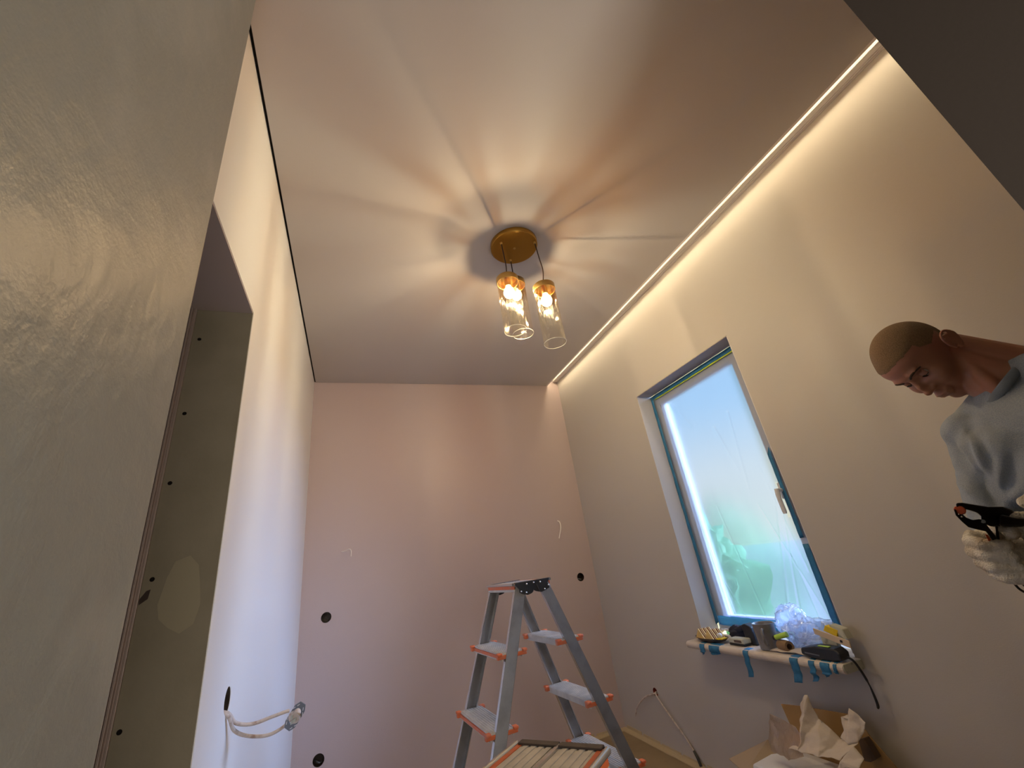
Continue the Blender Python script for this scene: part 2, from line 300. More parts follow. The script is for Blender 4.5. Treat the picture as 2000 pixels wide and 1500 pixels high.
def slab(axis, p0, p1, ur, vr, rects=(), circles=()):
    """wall slab between planes p0 and p1 on an axis, with rectangular and round openings cut right through"""
    mb = MB(); oth = [i for i in range(3) if i != axis]
    def pt(p, u, v):
        q = [0, 0, 0]; q[axis] = p; q[oth[0]] = u; q[oth[1]] = v; return tuple(q)
    sq = [(c[0]-c[2]*1.3, c[0]+c[2]*1.3, c[1]-c[2]*1.3, c[1]+c[2]*1.3) for c in circles]
    us = sorted({ur[0], ur[1], *[r[i] for r in rects for i in (0, 1)], *[r[i] for r in sq for i in (0, 1)]})
    vv = sorted({vr[0], vr[1], *[r[i] for r in rects for i in (2, 3)], *[r[i] for r in sq for i in (2, 3)]})
    for p in (p0, p1):
        for i in range(len(us)-1):
            for j in range(len(vv)-1):
                cu, cv = (us[i]+us[i+1])/2, (vv[j]+vv[j+1])/2
                if cu < ur[0] or cu > ur[1] or cv < vr[0] or cv > vr[1]: continue
                if any(r[0] < cu < r[1] and r[2] < cv < r[3] for r in list(rects)+sq): continue
                mb.add([pt(p, us[i], vv[j]), pt(p, us[i+1], vv[j]), pt(p, us[i+1], vv[j+1]), pt(p, us[i], vv[j+1])], [(0, 1, 2, 3)])
        for c in circles:
            n = 32; h = c[2]*1.3; vs = []
            for k in range(n):
                a = 2*math.pi*(k+.5)/n; ca, sa = math.cos(a), math.sin(a); m_ = max(abs(ca), abs(sa))
                vs.append(pt(p, c[0]+ca*c[2], c[1]+sa*c[2])); vs.append(pt(p, c[0]+ca/m_*h, c[1]+sa/m_*h))
            fs = [(2*k, 2*k+1, (2*k+3) % (2*n), (2*k+2) % (2*n)) for k in range(n)]
            for sx_, sy_ in ((1, 1), (-1, 1), (-1, -1), (1, -1)):     # corners of the square
                k = {(1, 1): 3, (-1, 1): 11, (-1, -1): 19, (1, -1): 27}[(sx_, sy_)]
                vs.append(pt(p, c[0]+sx_*h, c[1]+sy_*h)); fs.append((2*k+1, len(vs)-1, 2*k+3))
            mb.add(vs, fs)
    for c in circles:
        n = 32; vs = []
        for k in range(n):
            a = 2*math.pi*(k+.5)/n
            for p in (p0, p1): vs.append(pt(p, c[0]+math.cos(a)*c[2], c[1]+math.sin(a)*c[2]))
        mb.add(vs, [(2*k, 2*k+1, (2*k+3) % (2*n), (2*k+2) % (2*n)) for k in range(n)])
    for r in list(rects)+[(ur[0], ur[1], vr[0], vr[1])]:
        cs = [(r[0], r[2]), (r[1], r[2]), (r[1], r[3]), (r[0], r[3])]
        for k in range(4):
            a, b = cs[k], cs[(k+1) % 4]; mb.add([pt(p0, *a), pt(p0, *b), pt(p1, *b), pt(p1, *a)], [(0, 1, 2, 3)])
    return mb
FL = -EYE
# ------------------------------------------------------------------ room shell
CZ = 1.487; LX = -0.3045; RXW = 1.78; BY = 3.17
def struct(o, label=None): o['kind'] = 'structure'; (label and o.__setitem__('label', label)); return o
fl = struct(MB().box((-1.3, -1.7, FL-.1), (RXW+.2, BY+.2, FL)).build('floor', 'floor'), 'beige floor protection sheet')
t_ = MB().box((RXW-.050, .2, FL), (RXW-.002, BY-.057, FL+.004)); t2_ = MB().box((LX+.001, BY-.055, FL), (RXW-.001, BY-.002, FL+.004))
# tape lips that curl a little up the walls
for i in range(14):
    y0 = .5+i*.19; h_ = .008+.012*random.random(); t_.box((RXW-.004, y0, FL+.003), (RXW-.001, y0+.17, FL+.003+h_))
for i in range(10):
    x0 = -.25+i*.2; h_ = .008+.012*random.random(); t2_.box((x0, BY-.004, FL+.003), (x0+.18, BY-.001, FL+.003+h_))
tag(t_.build('masking_tape', 'masking'), 'cream masking tape along the floor edge under the window wall', 'tape'); tag(t2_.build('masking_tape', 'masking'), 'cream masking tape along the floor edge under the back wall', 'tape')
HOLES_B = [(-.1557, -.1304, .030), (-.1661, -.8285, .030), (1.6495, -.1458, .030)]
wb_ = struct(slab(1, BY, BY+.06, (LX-.3, RXW+.14), (FL, 1.70), circles=HOLES_B).build('wall_back', 'paint_back'))
struct(MB().box((LX-.4, BY+.06, FL), (RXW+.2, BY+.16, 1.7)).build('wall_back_core', 'concrete')).name = 'trim_7'
OPEN = (.56, 1.26, FL, .827)
wl = struct(slab(0, LX-.06, LX, (.30, BY), (FL, 1.70), rects=[OPEN], circles=[(1.509, -.217, .031)]).build('wall_left', 'paint_left'))
struct(slab(0, LX-.26, LX-.06, (.30, BY), (FL, 1.70), rects=[OPEN]).build('trim_8', 'concrete'))
wr = struct(slab(0, RXW, RXW+.115, (-.3, BY+.001), (FL, 1.70), rects=[(1.335, 2.135, -.505, .93)], circles=[(2.71, -.835, .024)]).build('wall_right', 'paint'))
struct(slab(0, RXW+.116, RXW+.19, (-.3, BY+.2), (FL, 1.70), rects=[(1.30, 2.165, -.53, .96)]).build('trim_9', 'house'))
# ceiling with a dark shadow gap at the left and back, and a lighting slot on the right
struct(MB().box((LX+.009, -.25, CZ), (1.668, BY-.004, CZ+.035)).build('ceiling', 'ceiling'))
struct(MB().box((LX-.3, -1.7, 1.60), (RXW+.3, BY+.2, 1.72)).build('trim_10', 'hall_dark'))
struct(MB().box((LX+.0005, .3, CZ+.006), (LX+.012, BY-.001, CZ+.012)).box((LX+.001, BY-.007, CZ+.004), (1.664, BY-.0005, CZ+.010)).build('trim_1', 'dark_gap'), 'black shadow gap profile along the ceiling edge')
tr_ = struct(MB().box((1.656, .1, CZ-.001), (1.669, BY-.006, CZ+.012)).build('trim_2', 'rail'), 'thin pale edge strip of the ceiling at the light slot')
rail = MB()
rail.prism([(1.7215, .1, 1.5385), (1.7290, .1, 1.5262), (1.7290, .1, 1.5385)], (0, BY-.103, 0)); rail.box((1.728, .1, 1.530), (1.7795, BY-.003, 1.548))
for x0, x1 in ((1.7291, 1.7300), (1.7330, 1.7560), (1.7595, 1.7665), (1.7700, 1.7795)): rail.box((x0, .1, 1.5255), (x1, BY-.003, 1.532))
rl = struct(rail.build('trim_3', 'rail', bevel=.0008), 'white grooved curtain rail profile beside the window wall')
led = MB().box((1.674, .15, 1.548), (1.700, BY-.03, 1.550)).build('led_strip', 'led'); tag(led, 'glowing warm LED strip hidden in the ceiling slot above the window wall', 'light strip')
bpart = MB().box((1.672, .15, 1.550), (1.702, BY-.03, 1.600)).build('backing_rail', 'rail', parent=led)
# grey plastered wall end close on the left, and the dark splayed wall end on the right
struct(MB().box((LX-.30, -1.6, FL), (-.20, .54, 1.60)).build('wall_hall', 'plaster', bevel=.002), 'grey skim-plastered wall close to the left')
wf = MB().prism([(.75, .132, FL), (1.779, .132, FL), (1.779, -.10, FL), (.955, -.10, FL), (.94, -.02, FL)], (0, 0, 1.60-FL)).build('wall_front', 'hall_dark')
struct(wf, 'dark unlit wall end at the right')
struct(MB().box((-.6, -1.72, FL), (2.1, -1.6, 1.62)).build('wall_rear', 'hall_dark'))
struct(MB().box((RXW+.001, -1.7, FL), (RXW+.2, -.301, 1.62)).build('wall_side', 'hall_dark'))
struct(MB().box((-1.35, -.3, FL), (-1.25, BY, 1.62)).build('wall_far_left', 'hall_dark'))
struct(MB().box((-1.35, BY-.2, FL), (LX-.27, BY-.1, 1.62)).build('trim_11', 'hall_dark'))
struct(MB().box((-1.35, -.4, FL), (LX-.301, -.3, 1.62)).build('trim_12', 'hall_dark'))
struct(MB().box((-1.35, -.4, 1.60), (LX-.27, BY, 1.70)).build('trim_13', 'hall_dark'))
# lining boards of the doorway in the left wall
jb = MB().box((LX-.0015, 1.2555, FL+.001), (LX-.26, 1.2598, .826)).build('jamb_board', 'board', parent=wl)
so = MB().box((LX-.0015, .5605, .8225), (LX-.26, 1.255, .8268)).build('soffit_board', 'soffit', parent=wl)
for (x, z) in ((-.430, .722), (-.431, .491), (-.433, .305), (-.431, .085), (-.436, -.195), (-.436, -.5)):
    MB().lathe([(0, .001), (.0045, .001), (.005, 0)], (x, 1.2555, z), 12, axis=(0, -1, 0)).build('screw', 'dark_gap', parent=wl)
pp = [(-.412, .03), (-.403, .085), (-.392, .118), (-.365, .128), (-.345, .105), (-.336, .06), (-.330, .02), (-.338, -.02), (-.362, -.035), (-.385, -.02), (-.405, .0)]
MB().prism([(x, 1.2553, z) for x, z in pp], (0, -.0008, 0)).build('filler_patch', 'putty', parent=wl)
MB().prism([(x, 1.2553, z) for x, z in [(-.446, .035), (-.432, .045), (-.430, .064), (-.437, .062), (-.448, .045)]], (0, -.001, 0)).build('torn_spot', 'hole', parent=wl)
trk = MB()
for k, (x, d) in enumerate(((-.4475, .006), (-.456, .012), (-.463, .008), (-.472, .016), (-.482, .010), (-.492, .02), (-.51, .03))):
    trk.box((x, 1.2553-d, FL+.002), (x-.0045, 1.2553, .822))
trk.box((-.4475, 1.2535, FL+.002), (-.545, 1.2553, .822))
struct(trk.build('trim_4', 'rust', bevel=.0006), 'vertical metal door track profile inside the left doorway')
# ------------------------------------------------------------------ sockets in the walls
def cup(name, c, axis, r, m, depth, wall):
    a = V(axis); return MB().lathe([(r*.985, .0), (r*.985, depth), (0, depth), (0, depth+.001), (r*1.0, depth+.001)], c, 28, axis=a).build(name, m, parent=wall, smooth=True)
for i, (x, z, r) in enumerate(HOLES_B):
    cup('socket_box', (x, BY+.001, z), (0, 1, 0), r, 'hole' if i else 'concrete', .045, wb_)
cup('socket_box', (LX-.001, 1.509, -.217), (-1, 0, 0), .031, 'concrete', .05, wl)
cup('socket_box', (RXW+.001, 2.71, -.835), (1, 0, 0), .024, 'hole_red', .04, wr)
# bits of grey cable inside the round boxes of the back wall
for (x, z) in ((-.1661, -.8285), (1.6495, -.1458)):
    tag(MB().tube(spline([(x-.02, BY+.04, z-.005), (x-.006, BY+.02, z-.012), (x+.008, BY+.018, z-.016), (x+.018, BY+.04, z-.02)]), .004).build('cable_stub', 'steel_dark'),
        'grey cable stub in the lowest round wall box' if x < 0 else 'grey cable stub in the round wall box right of the stepladder', 'cable')
# cable ends sticking out of the back wall
tag(MB().tube(spline([(-0.0774,3.1700,0.2426), (-.052, 3.150, .245), (-.030, 3.135, .252), (-.018, 3.13, .240), (-.018, 3.13, .205)]), .0032).build('wall_cable', 'wire_white'), 'short white cable hook sticking out of the back wall at left', 'cable')
tag(MB().tube(spline([(1.537, 3.17, .285), (1.536, 3.135, .270), (1.530, 3.12, .225), (1.500, 3.12, .150)]), .0042).build('wall_cable', 'wire_white'), 'short curved white cable sticking out of the back wall at right', 'cable')
# low outlet on the right wall with two cables
tag(MB().tube(spline([(1.80, 2.712, -.842), (1.77, 2.73, -.846), (1.755, 2.80, -.872), (1.752, 2.90, -.935), (1.75, 2.955, -.998)]), .0045).build('outlet_cable', 'wire'), 'white cable arching left out of the red outlet hole', 'cable')
tag(MB().tube(spline([(1.80, 2.708, -.835), (1.772, 2.70, -.836), (1.762, 2.66, -.865), (1.76, 2.58, -.930), (1.768, 2.49, -1.015), (1.772, 2.455, -1.060)]), .0045).build('outlet_cable', 'wire'), 'white cable running down right from the red outlet hole', 'cable')
tag(MB().tube([(1.772, 2.456, -1.058), (1.768, 2.43, -1.085), (1.764, 2.415, -1.113)], [.006, .008, .008]).build('cable_plug', 'blackp'), 'small black cable end at the foot of the window wall', 'plug')

# dangling socket frame on the left wall
st = thing('wall_socket', (-.145, 1.561, -.34), 'metal socket support frame dangling on two cables from the left wall', 'socket')
A, B_, C_, D_ = V(-.168, 1.561, -.277), V(-.118, 1.530, -.255), V(-.125, 1.560, -.313), V(-.176, 1.594, -.340)
cc = (A+B_+C_+D_)/4; U_ = ((B_-A)+(C_-D_))/2*.5; W_ = ((A-D_)+(B_-C_))/2*.5; Nn = U_.cross(W_).normalized()
if Nn.y > 0: Nn = -Nn
pl = MB(); n = 48; vs = []
for k in range(n):
    a = 2*math.pi*k/n; ca, sa = math.cos(a), math.sin(a)
    m_ = min(1/max(abs(ca), abs(sa)), 1.16/(abs(ca)+abs(sa))*1.0 if (ca*sa > 0) == False else 1.42/(abs(ca)+abs(sa))*1.0)
    for r, d in ((m_, 0), (.60, 0), (m_, -.0018), (.60, -.0018)): vs.append(cc+U_*ca*r+W_*sa*r+Nn*d)
fs = []
for k in range(n):
    a, b = 4*k, 4*((k+1) % n); fs += [(a, b, b+1, a+1), (a+2, a+3, b+3, b+2), (a, a+2, b+2, b), (a+1, b+1, b+3, a+3)]
pl.add(vs, fs); pl.build('support_ring', 'steel_dark', parent=st)
for (a, b) in ((-.2, .82), (.25, .82), (-.82, -.1), (-.82, .25), (.82, -.2), (.82, .2), (-.25, -.82), (.2, -.82)):
    du, dw = (.13, .035) if abs(b) > .7 else (.035, .13)
    MB().prism([cc+U_*(a-du)+W_*(b-dw)+Nn*.0006, cc+U_*(a+du)+W_*(b-dw)+Nn*.0006, cc+U_*(a+du)+W_*(b+dw)+Nn*.0006, cc+U_*(a-du)+W_*(b+dw)+Nn*.0006], Nn*.0004).build('slot', 'white', parent=st)
core = MB(); core.lathe([(0, .006), (.0155, .006), (.0165, .003), (.0165, -.022), (0, -.022)], cc, 24, axis=Nn); core.build('socket_insert', 'wire', parent=st, smooth=True)
tb = MB(); nu, nw = U_.normalized(), W_.normalized()
for (a, b, c, d) in ((-.010, .002, -.002, .012), (.0, -.012, .010, -.001), (-.008, -.013, -.001, -.002)): tb.prism([cc+nu*a+nw*b+Nn*.006, cc+nu*c+nw*b+Nn*.006, cc+nu*c+nw*d+Nn*.006, cc+nu*a+nw*d+Nn*.006], Nn*.004)
tb.build('terminal', 'cream', parent=st, bevel=.0006)
MB().bar(cc-nu*.0255-Nn*.014+nw*.004, cc-nu*.006-Nn*.014+nw*.004, nw, .010, Nn, .008).build('clamp_bracket', 'white', parent=st, bevel=.001)
tag(MB().tube(spline([(LX-.03, 1.509, -.235), (LX+.004, 1.512, -.246), (-.285, 1.54, -.276), (-.250, 1.56, -.290), (-.205, 1.568, -.286), (-.178, 1.578, -.284), (-.165, 1.585, -.284)]), .0045, 10).build('socket_cable', 'wire', smooth=True), 'upper dusty white cable from the left wall to the dangling socket frame', 'cable')
tag(MB().tube(spline([(LX-.03, 1.507, -.240), (LX+.004, 1.510, -.250), (-.288, 1.545, -.292), (-.258, 1.575, -.318), (-.215, 1.592, -.330), (-.180, 1.597, -.322), (-.160, 1.59, -.305)]), .0045, 10).build('socket_cable', 'wire', smooth=True), 'lower dusty white cable from the left wall to the dangling socket frame', 'cable')

# ------------------------------------------------------------------ window
WY0, WY1, WZ0, WZ1 = 1.335, 2.135, -.505, .93
win = thing('window_1', (1.90, (WY0+WY1)/2, WZ0), None, None); win['kind'] = 'structure'; win['label'] = 'white tall window covered with masking film'
# reveal linings
rv = MB().box((RXW+.001, WY1-.004, WZ0+.03), (1.895, WY1-.0005, WZ1-.004)).build('reveal_lining', 'reveal', parent=win)
MB().box((RXW+.001, WY0+.0005, WZ0+.03), (1.895, WY0+.004, WZ1-.004)).build('reveal_lining', 'reveal', parent=win)
MB().box((RXW+.001, WY0+.0005, WZ1-.004), (1.895, WY1-.0005, WZ1-.0005)).build('reveal_head', 'reveal_top', parent=win)
fx = 1.897
fm = MB()
def ring(mb, y0, y1, z0, z1, wd, x0, x1):
    mb.box((x0, y0, z0), (x1, y0+wd, z1)); mb.box((x0, y1-wd, z0), (x1, y1, z1)); mb.box((x0, y0+wd, z0), (x1, y1-wd, z0+wd)); mb.box((x0, y0+wd, z1-wd), (x1, y1-wd, z1))
ring(fm, WY0+.005, WY1-.005, WZ0+.03, WZ1-.006, .042, fx, fx+.07); fm.build('window_frame', 'pvc', parent=win, bevel=.003)
sm = MB(); ring(sm, WY0+.085, WY1-.040, WZ0+.062, WZ1-.042, .036, fx-.004, fx+.055); sm.box((fx-.001, WY0+.046, WZ0+.062), (fx+.05, WY0+.086, WZ1-.042)); sm.build('sash', 'pvc', parent=win, bevel=.004)
bd = MB(); ring(bd, WY0+.120, WY1-.075, WZ0+.097, WZ1-.077, .010, fx+.006, fx+.035); bd.build('glazing_bead', 'pvc', parent=win, bevel=.003)
MB().box((fx+.024, WY0+.125, WZ0+.10), (fx+.030, WY1-.080, WZ1-.082)).build('window_pane', 'pane', parent=win)
hp = MB().box((fx-.014, WY0+.096, .115), (fx-.004, WY0+.124, .190)).build('handle_plate', 'white', parent=win, bevel=.004)
MB().tube([(fx-.014, WY0+.110, .155), (fx-.042, WY0+.110, .155)], .009, 12).tube(spline([(fx-.042, WY0+.110, .162), (fx-.046, WY0+.112, .12), (fx-.044, WY0+.113, .05)]), [.011]*8+[.010]*8+[.008], 10).build('window_handle', 'white', parent=win, smooth=True)

# masking film with creases
def crease(p, a, b, wd):
    ax, ay = a; bx, by = b; dx, dy = bx-ax, by-ay; L2 = dx*dx+dy*dy; t = max(0, min(1, ((p[0]-ax)*dx+(p[1]-ay)*dy)/L2))
    d2 = (p[0]-ax-t*dx)**2+(p[1]-ay-t*dy)**2; return math.exp(-d2/(wd*wd))*(1-.6*t)
CR = [((1.455, -.40), (1.60, .12), .0035, .006), ((1.50, -.40), (1.53, .02), .003, -.005), ((1.60, -.41), (1.475, .10), .004, .007), ((1.66, -.41), (1.49, .12), .005, -.007),
      ((1.78, -.41), (1.86, .15), .003, .005), ((1.97, -.41), (2.02, .05), .003, .005), ((2.01, -.41), (2.035, .30), .004, .006), ((1.85, -.05), (1.60, -.06), .002, .003), ((1.90, -.41), (1.99, -.20), .003, .005),
      ((1.58, .60), (1.62, .20), .008, .006), ((1.70, .55), (1.64, .30), .010, .006), ((1.96, .80), (1.86, .62), .012, .006), ((2.06, .84), (2.03, .2), .006, .006), ((1.47, -.2), (1.52, .3), .003, .005)]
fm = MB(); ny, nz = 170, 330; y0, y1, z0, z1 = WY0+.035, WY1-.012, WZ0+.045, WZ1-.012
vs = []
for j in range(nz+1):
    for i in range(ny+1):
        y = y0+(y1-y0)*i/ny; z = z0+(z1-z0)*j/nz; e = min(1, min(y-y0, y1-y, z-z0, z1-z)/.05)
        d = .006*noise.noise(V(y*4, z*2.2, 3)) + .003*noise.noise(V(y*14, z*6, 9))
        for a, b, wd, am in CR: d += am*crease((y, z), a, b, wd)
        if WY0+.09 < y < WY0+.13 and .03 < z < .2: d -= .0
        vs.append((fx-.0085+d*.55*e-.002*e, y, z))
fs = [(j*(ny+1)+i, j*(ny+1)+i+1, (j+1)*(ny+1)+i+1, (j+1)*(ny+1)+i) for j in range(nz) for i in range(ny)]
# leave the film open round the handle
fs = [f for f in fs if not (WY0+.088 < vs[f[0]][1] < WY0+.130 and .03 < vs[f[0]][2] < .195)]
fo = fm.add(vs, fs).build('masking_film', 'film', smooth='all'); tag(fo, 'milky plastic masking film taped over the tall window', 'plastic film')

def tape(name, pts, label, m='btape', th=.0006, amp=.0008, group=None, parent=None, off=(-1, 0, 0)):
    """strip of tape from pairs of edge points, slightly wavy"""
    mb = MB(); vs = []
    for k, (a, b) in enumerate(pts):
        for q in range(4):
            p = V(a).lerp(V(b), q/3); p += V(off)*(amp*noise.noise(p*40)); vs.append(p)
    fs = [(4*k+q, 4*k+q+1, 4*k+q+5, 4*k+q+4) for k in range(len(pts)-1) for q in range(3)]
    o = mb.add(vs, fs).build(name, m, smooth='all', solid=th, parent=parent)
    if not parent: tag(o, label, 'tape', group)
    return o
tx = fx-.0125
def seg(a0, a1, b0, b1, n, jag=0.0):
    out = []
    for k in range(n+1):
        t = k/n; A_ = V(a0).lerp(V(a1), t); B2 = V(b0).lerp(V(b1), t)
        if jag: A_ += V(0, 1, 1)*jag*(random.random()-.5); B2 += V(0, 1, 1)*jag*(random.random()-.5)
        out.append((A_, B2))
    return out
tape('painters_tape', seg((tx, 2.128, .915), (tx, 2.131, -.445), (tx, 2.104, .905), (tx, 2.106, -.43), 40, .003), 'blue painter\'s tape down the left side of the window')
tape('painters_tape', seg((tx-.001, 2.126, .918), (tx-.001, 1.36, .918), (tx-.001, 2.126, .893), (tx-.001, 1.36, .893), 24, .002), 'dark blue painter\'s tape along the top of the window')
tape('painters_tape', seg((tx-.0005, 2.09, .893), (tx-.0005, 1.36, .893), (tx-.0005, 2.09, .886), (tx-.0005, 1.36, .885), 20), 'thin lime green tape edge along the top of the window', 'gtape')
tape('painters_tape', seg((tx-.003, 1.424, .36), (tx-.003, 1.425, -.06), (tx-.003, 1.443, .33), (tx-.003, 1.446, -.06), 16, .002), 'blue painter\'s tape on the right window side below the handle')
tape('painters_tape', seg((tx-.004, 1.418, -.085), (tx-.004, 1.42, -.44), (tx-.004, 1.446, -.085), (tx-.004, 1.450, -.44), 14, .002), 'lowest blue tape strip on the right side of the window')
bt = seg((tx-.002, 2.10, -.398), (tx-.002, 1.46, -.405), (tx-.004, 2.10, -.442), (tx-.012, 1.46, -.452), 22, .003)
tape('painters_tape', bt, 'bright blue painter\'s tape band along the bottom of the window', 'btape_lit', amp=.004)

# sill
sill_o = MB(); prof = []
sy0, sy1 = 1.316, 2.150
x_in, x_out, zt, zb = 1.893, 1.672, -.488, -.520
pr = [(x_in, zt), (x_out+.012, zt)] + [(x_out+.012+.016*math.cos(a), (zt+zb)/2+.016*math.sin(a)) for a in np.linspace(math.pi/2, 3*math.pi/2, 9)[1:]] + [(x_out+.03, zb), (x_out+.03, zb+.010), (x_in, zb+.010)]
sill_o.prism([(x, WY0+.006, z) for x, z in pr], (0, WY1-WY0-.012, 0)); sill_m = sill_o.build('window_sill', 'sill', parent=win, bevel=.001)
nose = [(x if x < RXW-.0015 else RXW-.0015, z) for x, z in pr]
MB().prism([(x, sy0, z) for x, z in nose], (0, WY0+.006-sy0, 0)).prism([(x, WY1-.006, z) for x, z in nose], (0, sy1-WY1+.006, 0)).build('sill_horn', 'sill', parent=win, bevel=.001)
MB().prism([(x_out+.002, sy0-.003, zt-.001), (x_out+.03, sy0-.003, zt-.001), (RXW-.002, sy0-.003, zt-.001), (RXW-.002, sy0-.003, zb), (x_out+.01, sy0-.003, zb+.002), (x_out-.001, sy0-.003, (zt+zb)/2)], (0, .003, 0)).build('sill_end_cap', 'cream', parent=win, bevel=.001)

def hang(y0, y1, zl, name_label, x=1.668, wob=.004, point=False, m='btape', x2=1.69):
    """tape strip stuck over the nose of the sill and hanging down"""
    pts = [(x2+.02, zt+.0016), (x2-.004, zt+.0016), (x+.002, zt-.005), (x-.002, (zt+zb)/2), (x+.001, zb)]
    n_ = 7
    for k in range(1, n_+1): pts.append((x+.001+wob*math.sin(k*.9+y0*20), zb+(zl-zb)*k/n_))
    pr_ = []
    for k, (px, pz) in enumerate(pts):
        sh = .010*max(0, k-5)/n_; sq = 1-(.8*max(0, k-5)/n_ if point else 0)
        cy = (y0+y1)/2; hw = (y1-y0)/2*sq
        pr_.append(((px, cy-hw+sh, pz), (px, cy+hw+sh, pz-.004*(k > 9))))
    return tape('tape_strip', pr_, name_label, m, amp=.001)
hang(1.741, 1.771, -.590, 'hanging blue tape strip on the sill edge below the mug', point=False)
hang(1.495, 1.533, -.572, 'wide hanging blue tape strip at the middle right of the sill edge')
hang(1.425, 1.450, -.556, 'crinkled blue tape strip just right of the wide one on the sill', wob=.008)
hang(1.365, 1.403, -.535, 'pale blue pointed tape scrap hanging at the right of the sill', point=True, wob=.006)
hang(2.015, 2.050, -.535, 'blue tape scrap hanging at the left end of the sill', point=True, wob=.005)
hang(1.915, 1.985, -.528, 'dark blue rag-like tape scrap under the brown dish', point=True, wob=.005)
hang(1.338, 1.352, -.508, 'tiny blue tape scrap near the right end of the sill', point=True)

# ------------------------------------------------------------------ pendant lamp
lamp = thing('pendant_lamp', (.737, 1.475, CZ-.03), 'brass three-light pendant lamp with amber rippled glass cylinders on the ceiling', 'lamp')
MB().lathe([(0, CZ-.0005), (.116, CZ-.0005), (.1195, CZ-.003), (.1195, CZ-.022), (.1165, CZ-.026), (0, CZ-.0262)], (.737, 1.475, 0), 64).build('canopy', 'brass', parent=lamp, smooth=True)
MB().lathe([(.006, 0), (.006, -.003), (.004, -.006), (0, -.007)], (.737, 1.475, CZ-.026), 16).build('canopy_screw', 'brass_cap', parent=lamp, smooth=True)
def pendant(hx, hy, ztop, zbot, bend):
    g = MB()
    MB().tube(spline([(hx, hy, CZ-.026), (hx+bend*.6, hy, CZ-.026-(CZ-ztop)*.35), (hx+bend, hy, CZ-.026-(CZ-ztop)*.6), (hx, hy, ztop+.008)]), .0028, 8).build('cord', 'cord', parent=lamp)
    MB().lathe([(.006, 0), (.006, -.008), (.003, -.012)], (hx, hy, CZ-.026), 12).build('cord_grip', 'brass_cap', parent=lamp, smooth=True)
    R_ = .0500
    cp = MB().lathe([(0, .008), (.006, .008), (.007, .0), (.050, .0), (.0522, -.003), (.0522, -.028), (.0505, -.030), (.048, -.028), (.048, -.004), (0, -.004)], (hx, hy, ztop), 48).build('glass_cap', 'brass_cap', parent=lamp, smooth=True)
    MB().lathe([(0, -.004), (.014, -.004), (.016, -.02), (.015, -.042), (.013, -.046), (0, -.046)], (hx, hy, ztop), 24).build('bulb_holder', 'brass_cap', parent=lamp, smooth=True)
    # glass cylinder with its own origin at the bottom so the coating is graded along it
    gh = ztop-.004-zbot
    me = MB().lathe([(R_, 0.002), (R_, gh)], (0, 0, 0), 64).build('glass_cylinder', 'lampglass', parent=lamp, local=True, smooth='all')
    me.location = (hx-.737, hy-1.475, zbot-(CZ-.03)); sc = .28/gh; me.scale = (1, 1, 1)
    rr = MB(); n = 48; mj = 8; vs = []
    for k in range(n):
        a = 2*math.pi*k/n
        for q in range(mj):
            b = 2*math.pi*q/mj; rr_ = R_+.0016*math.cos(b); vs.append((hx+rr_*math.cos(a), hy+rr_*math.sin(a), zbot+.0016*math.sin(b)))
    rr.add(vs, [(k*mj+q, ((k+1) % n)*mj+q, ((k+1) % n)*mj+(q+1) % mj, k*mj+(q+1) % mj) for k in range(n) for q in range(mj)])
    rr.build('glass_rim', 'glassrim', parent=lamp, smooth='all')
    bz = ztop-.082
    prof = [(.0115, .038), (.014, .028), (.022, .017), (.0265, .003), (.0265, -.006), (.022, -.019), (.013, -.027), (.0001, -.030)]
    MB().lathe(prof, (hx, hy, bz), 32).build('bulb', 'bulb', parent=lamp, smooth='all')
    MB().lathe([(.001, .008), (.003, .006), (.003, -.006), (.001, -.008)], (hx, hy, bz), 12).build('filament', FIL, parent=lamp)
FIL = emis('filament_glow', LAMP_RGB, FILAMENT)
pendant(.658, 1.450, 1.240, .950, .006)
pendant(.746, 1.560, 1.318, 1.006, .0)
pendant(.824, 1.415, 1.188, .875, .014)

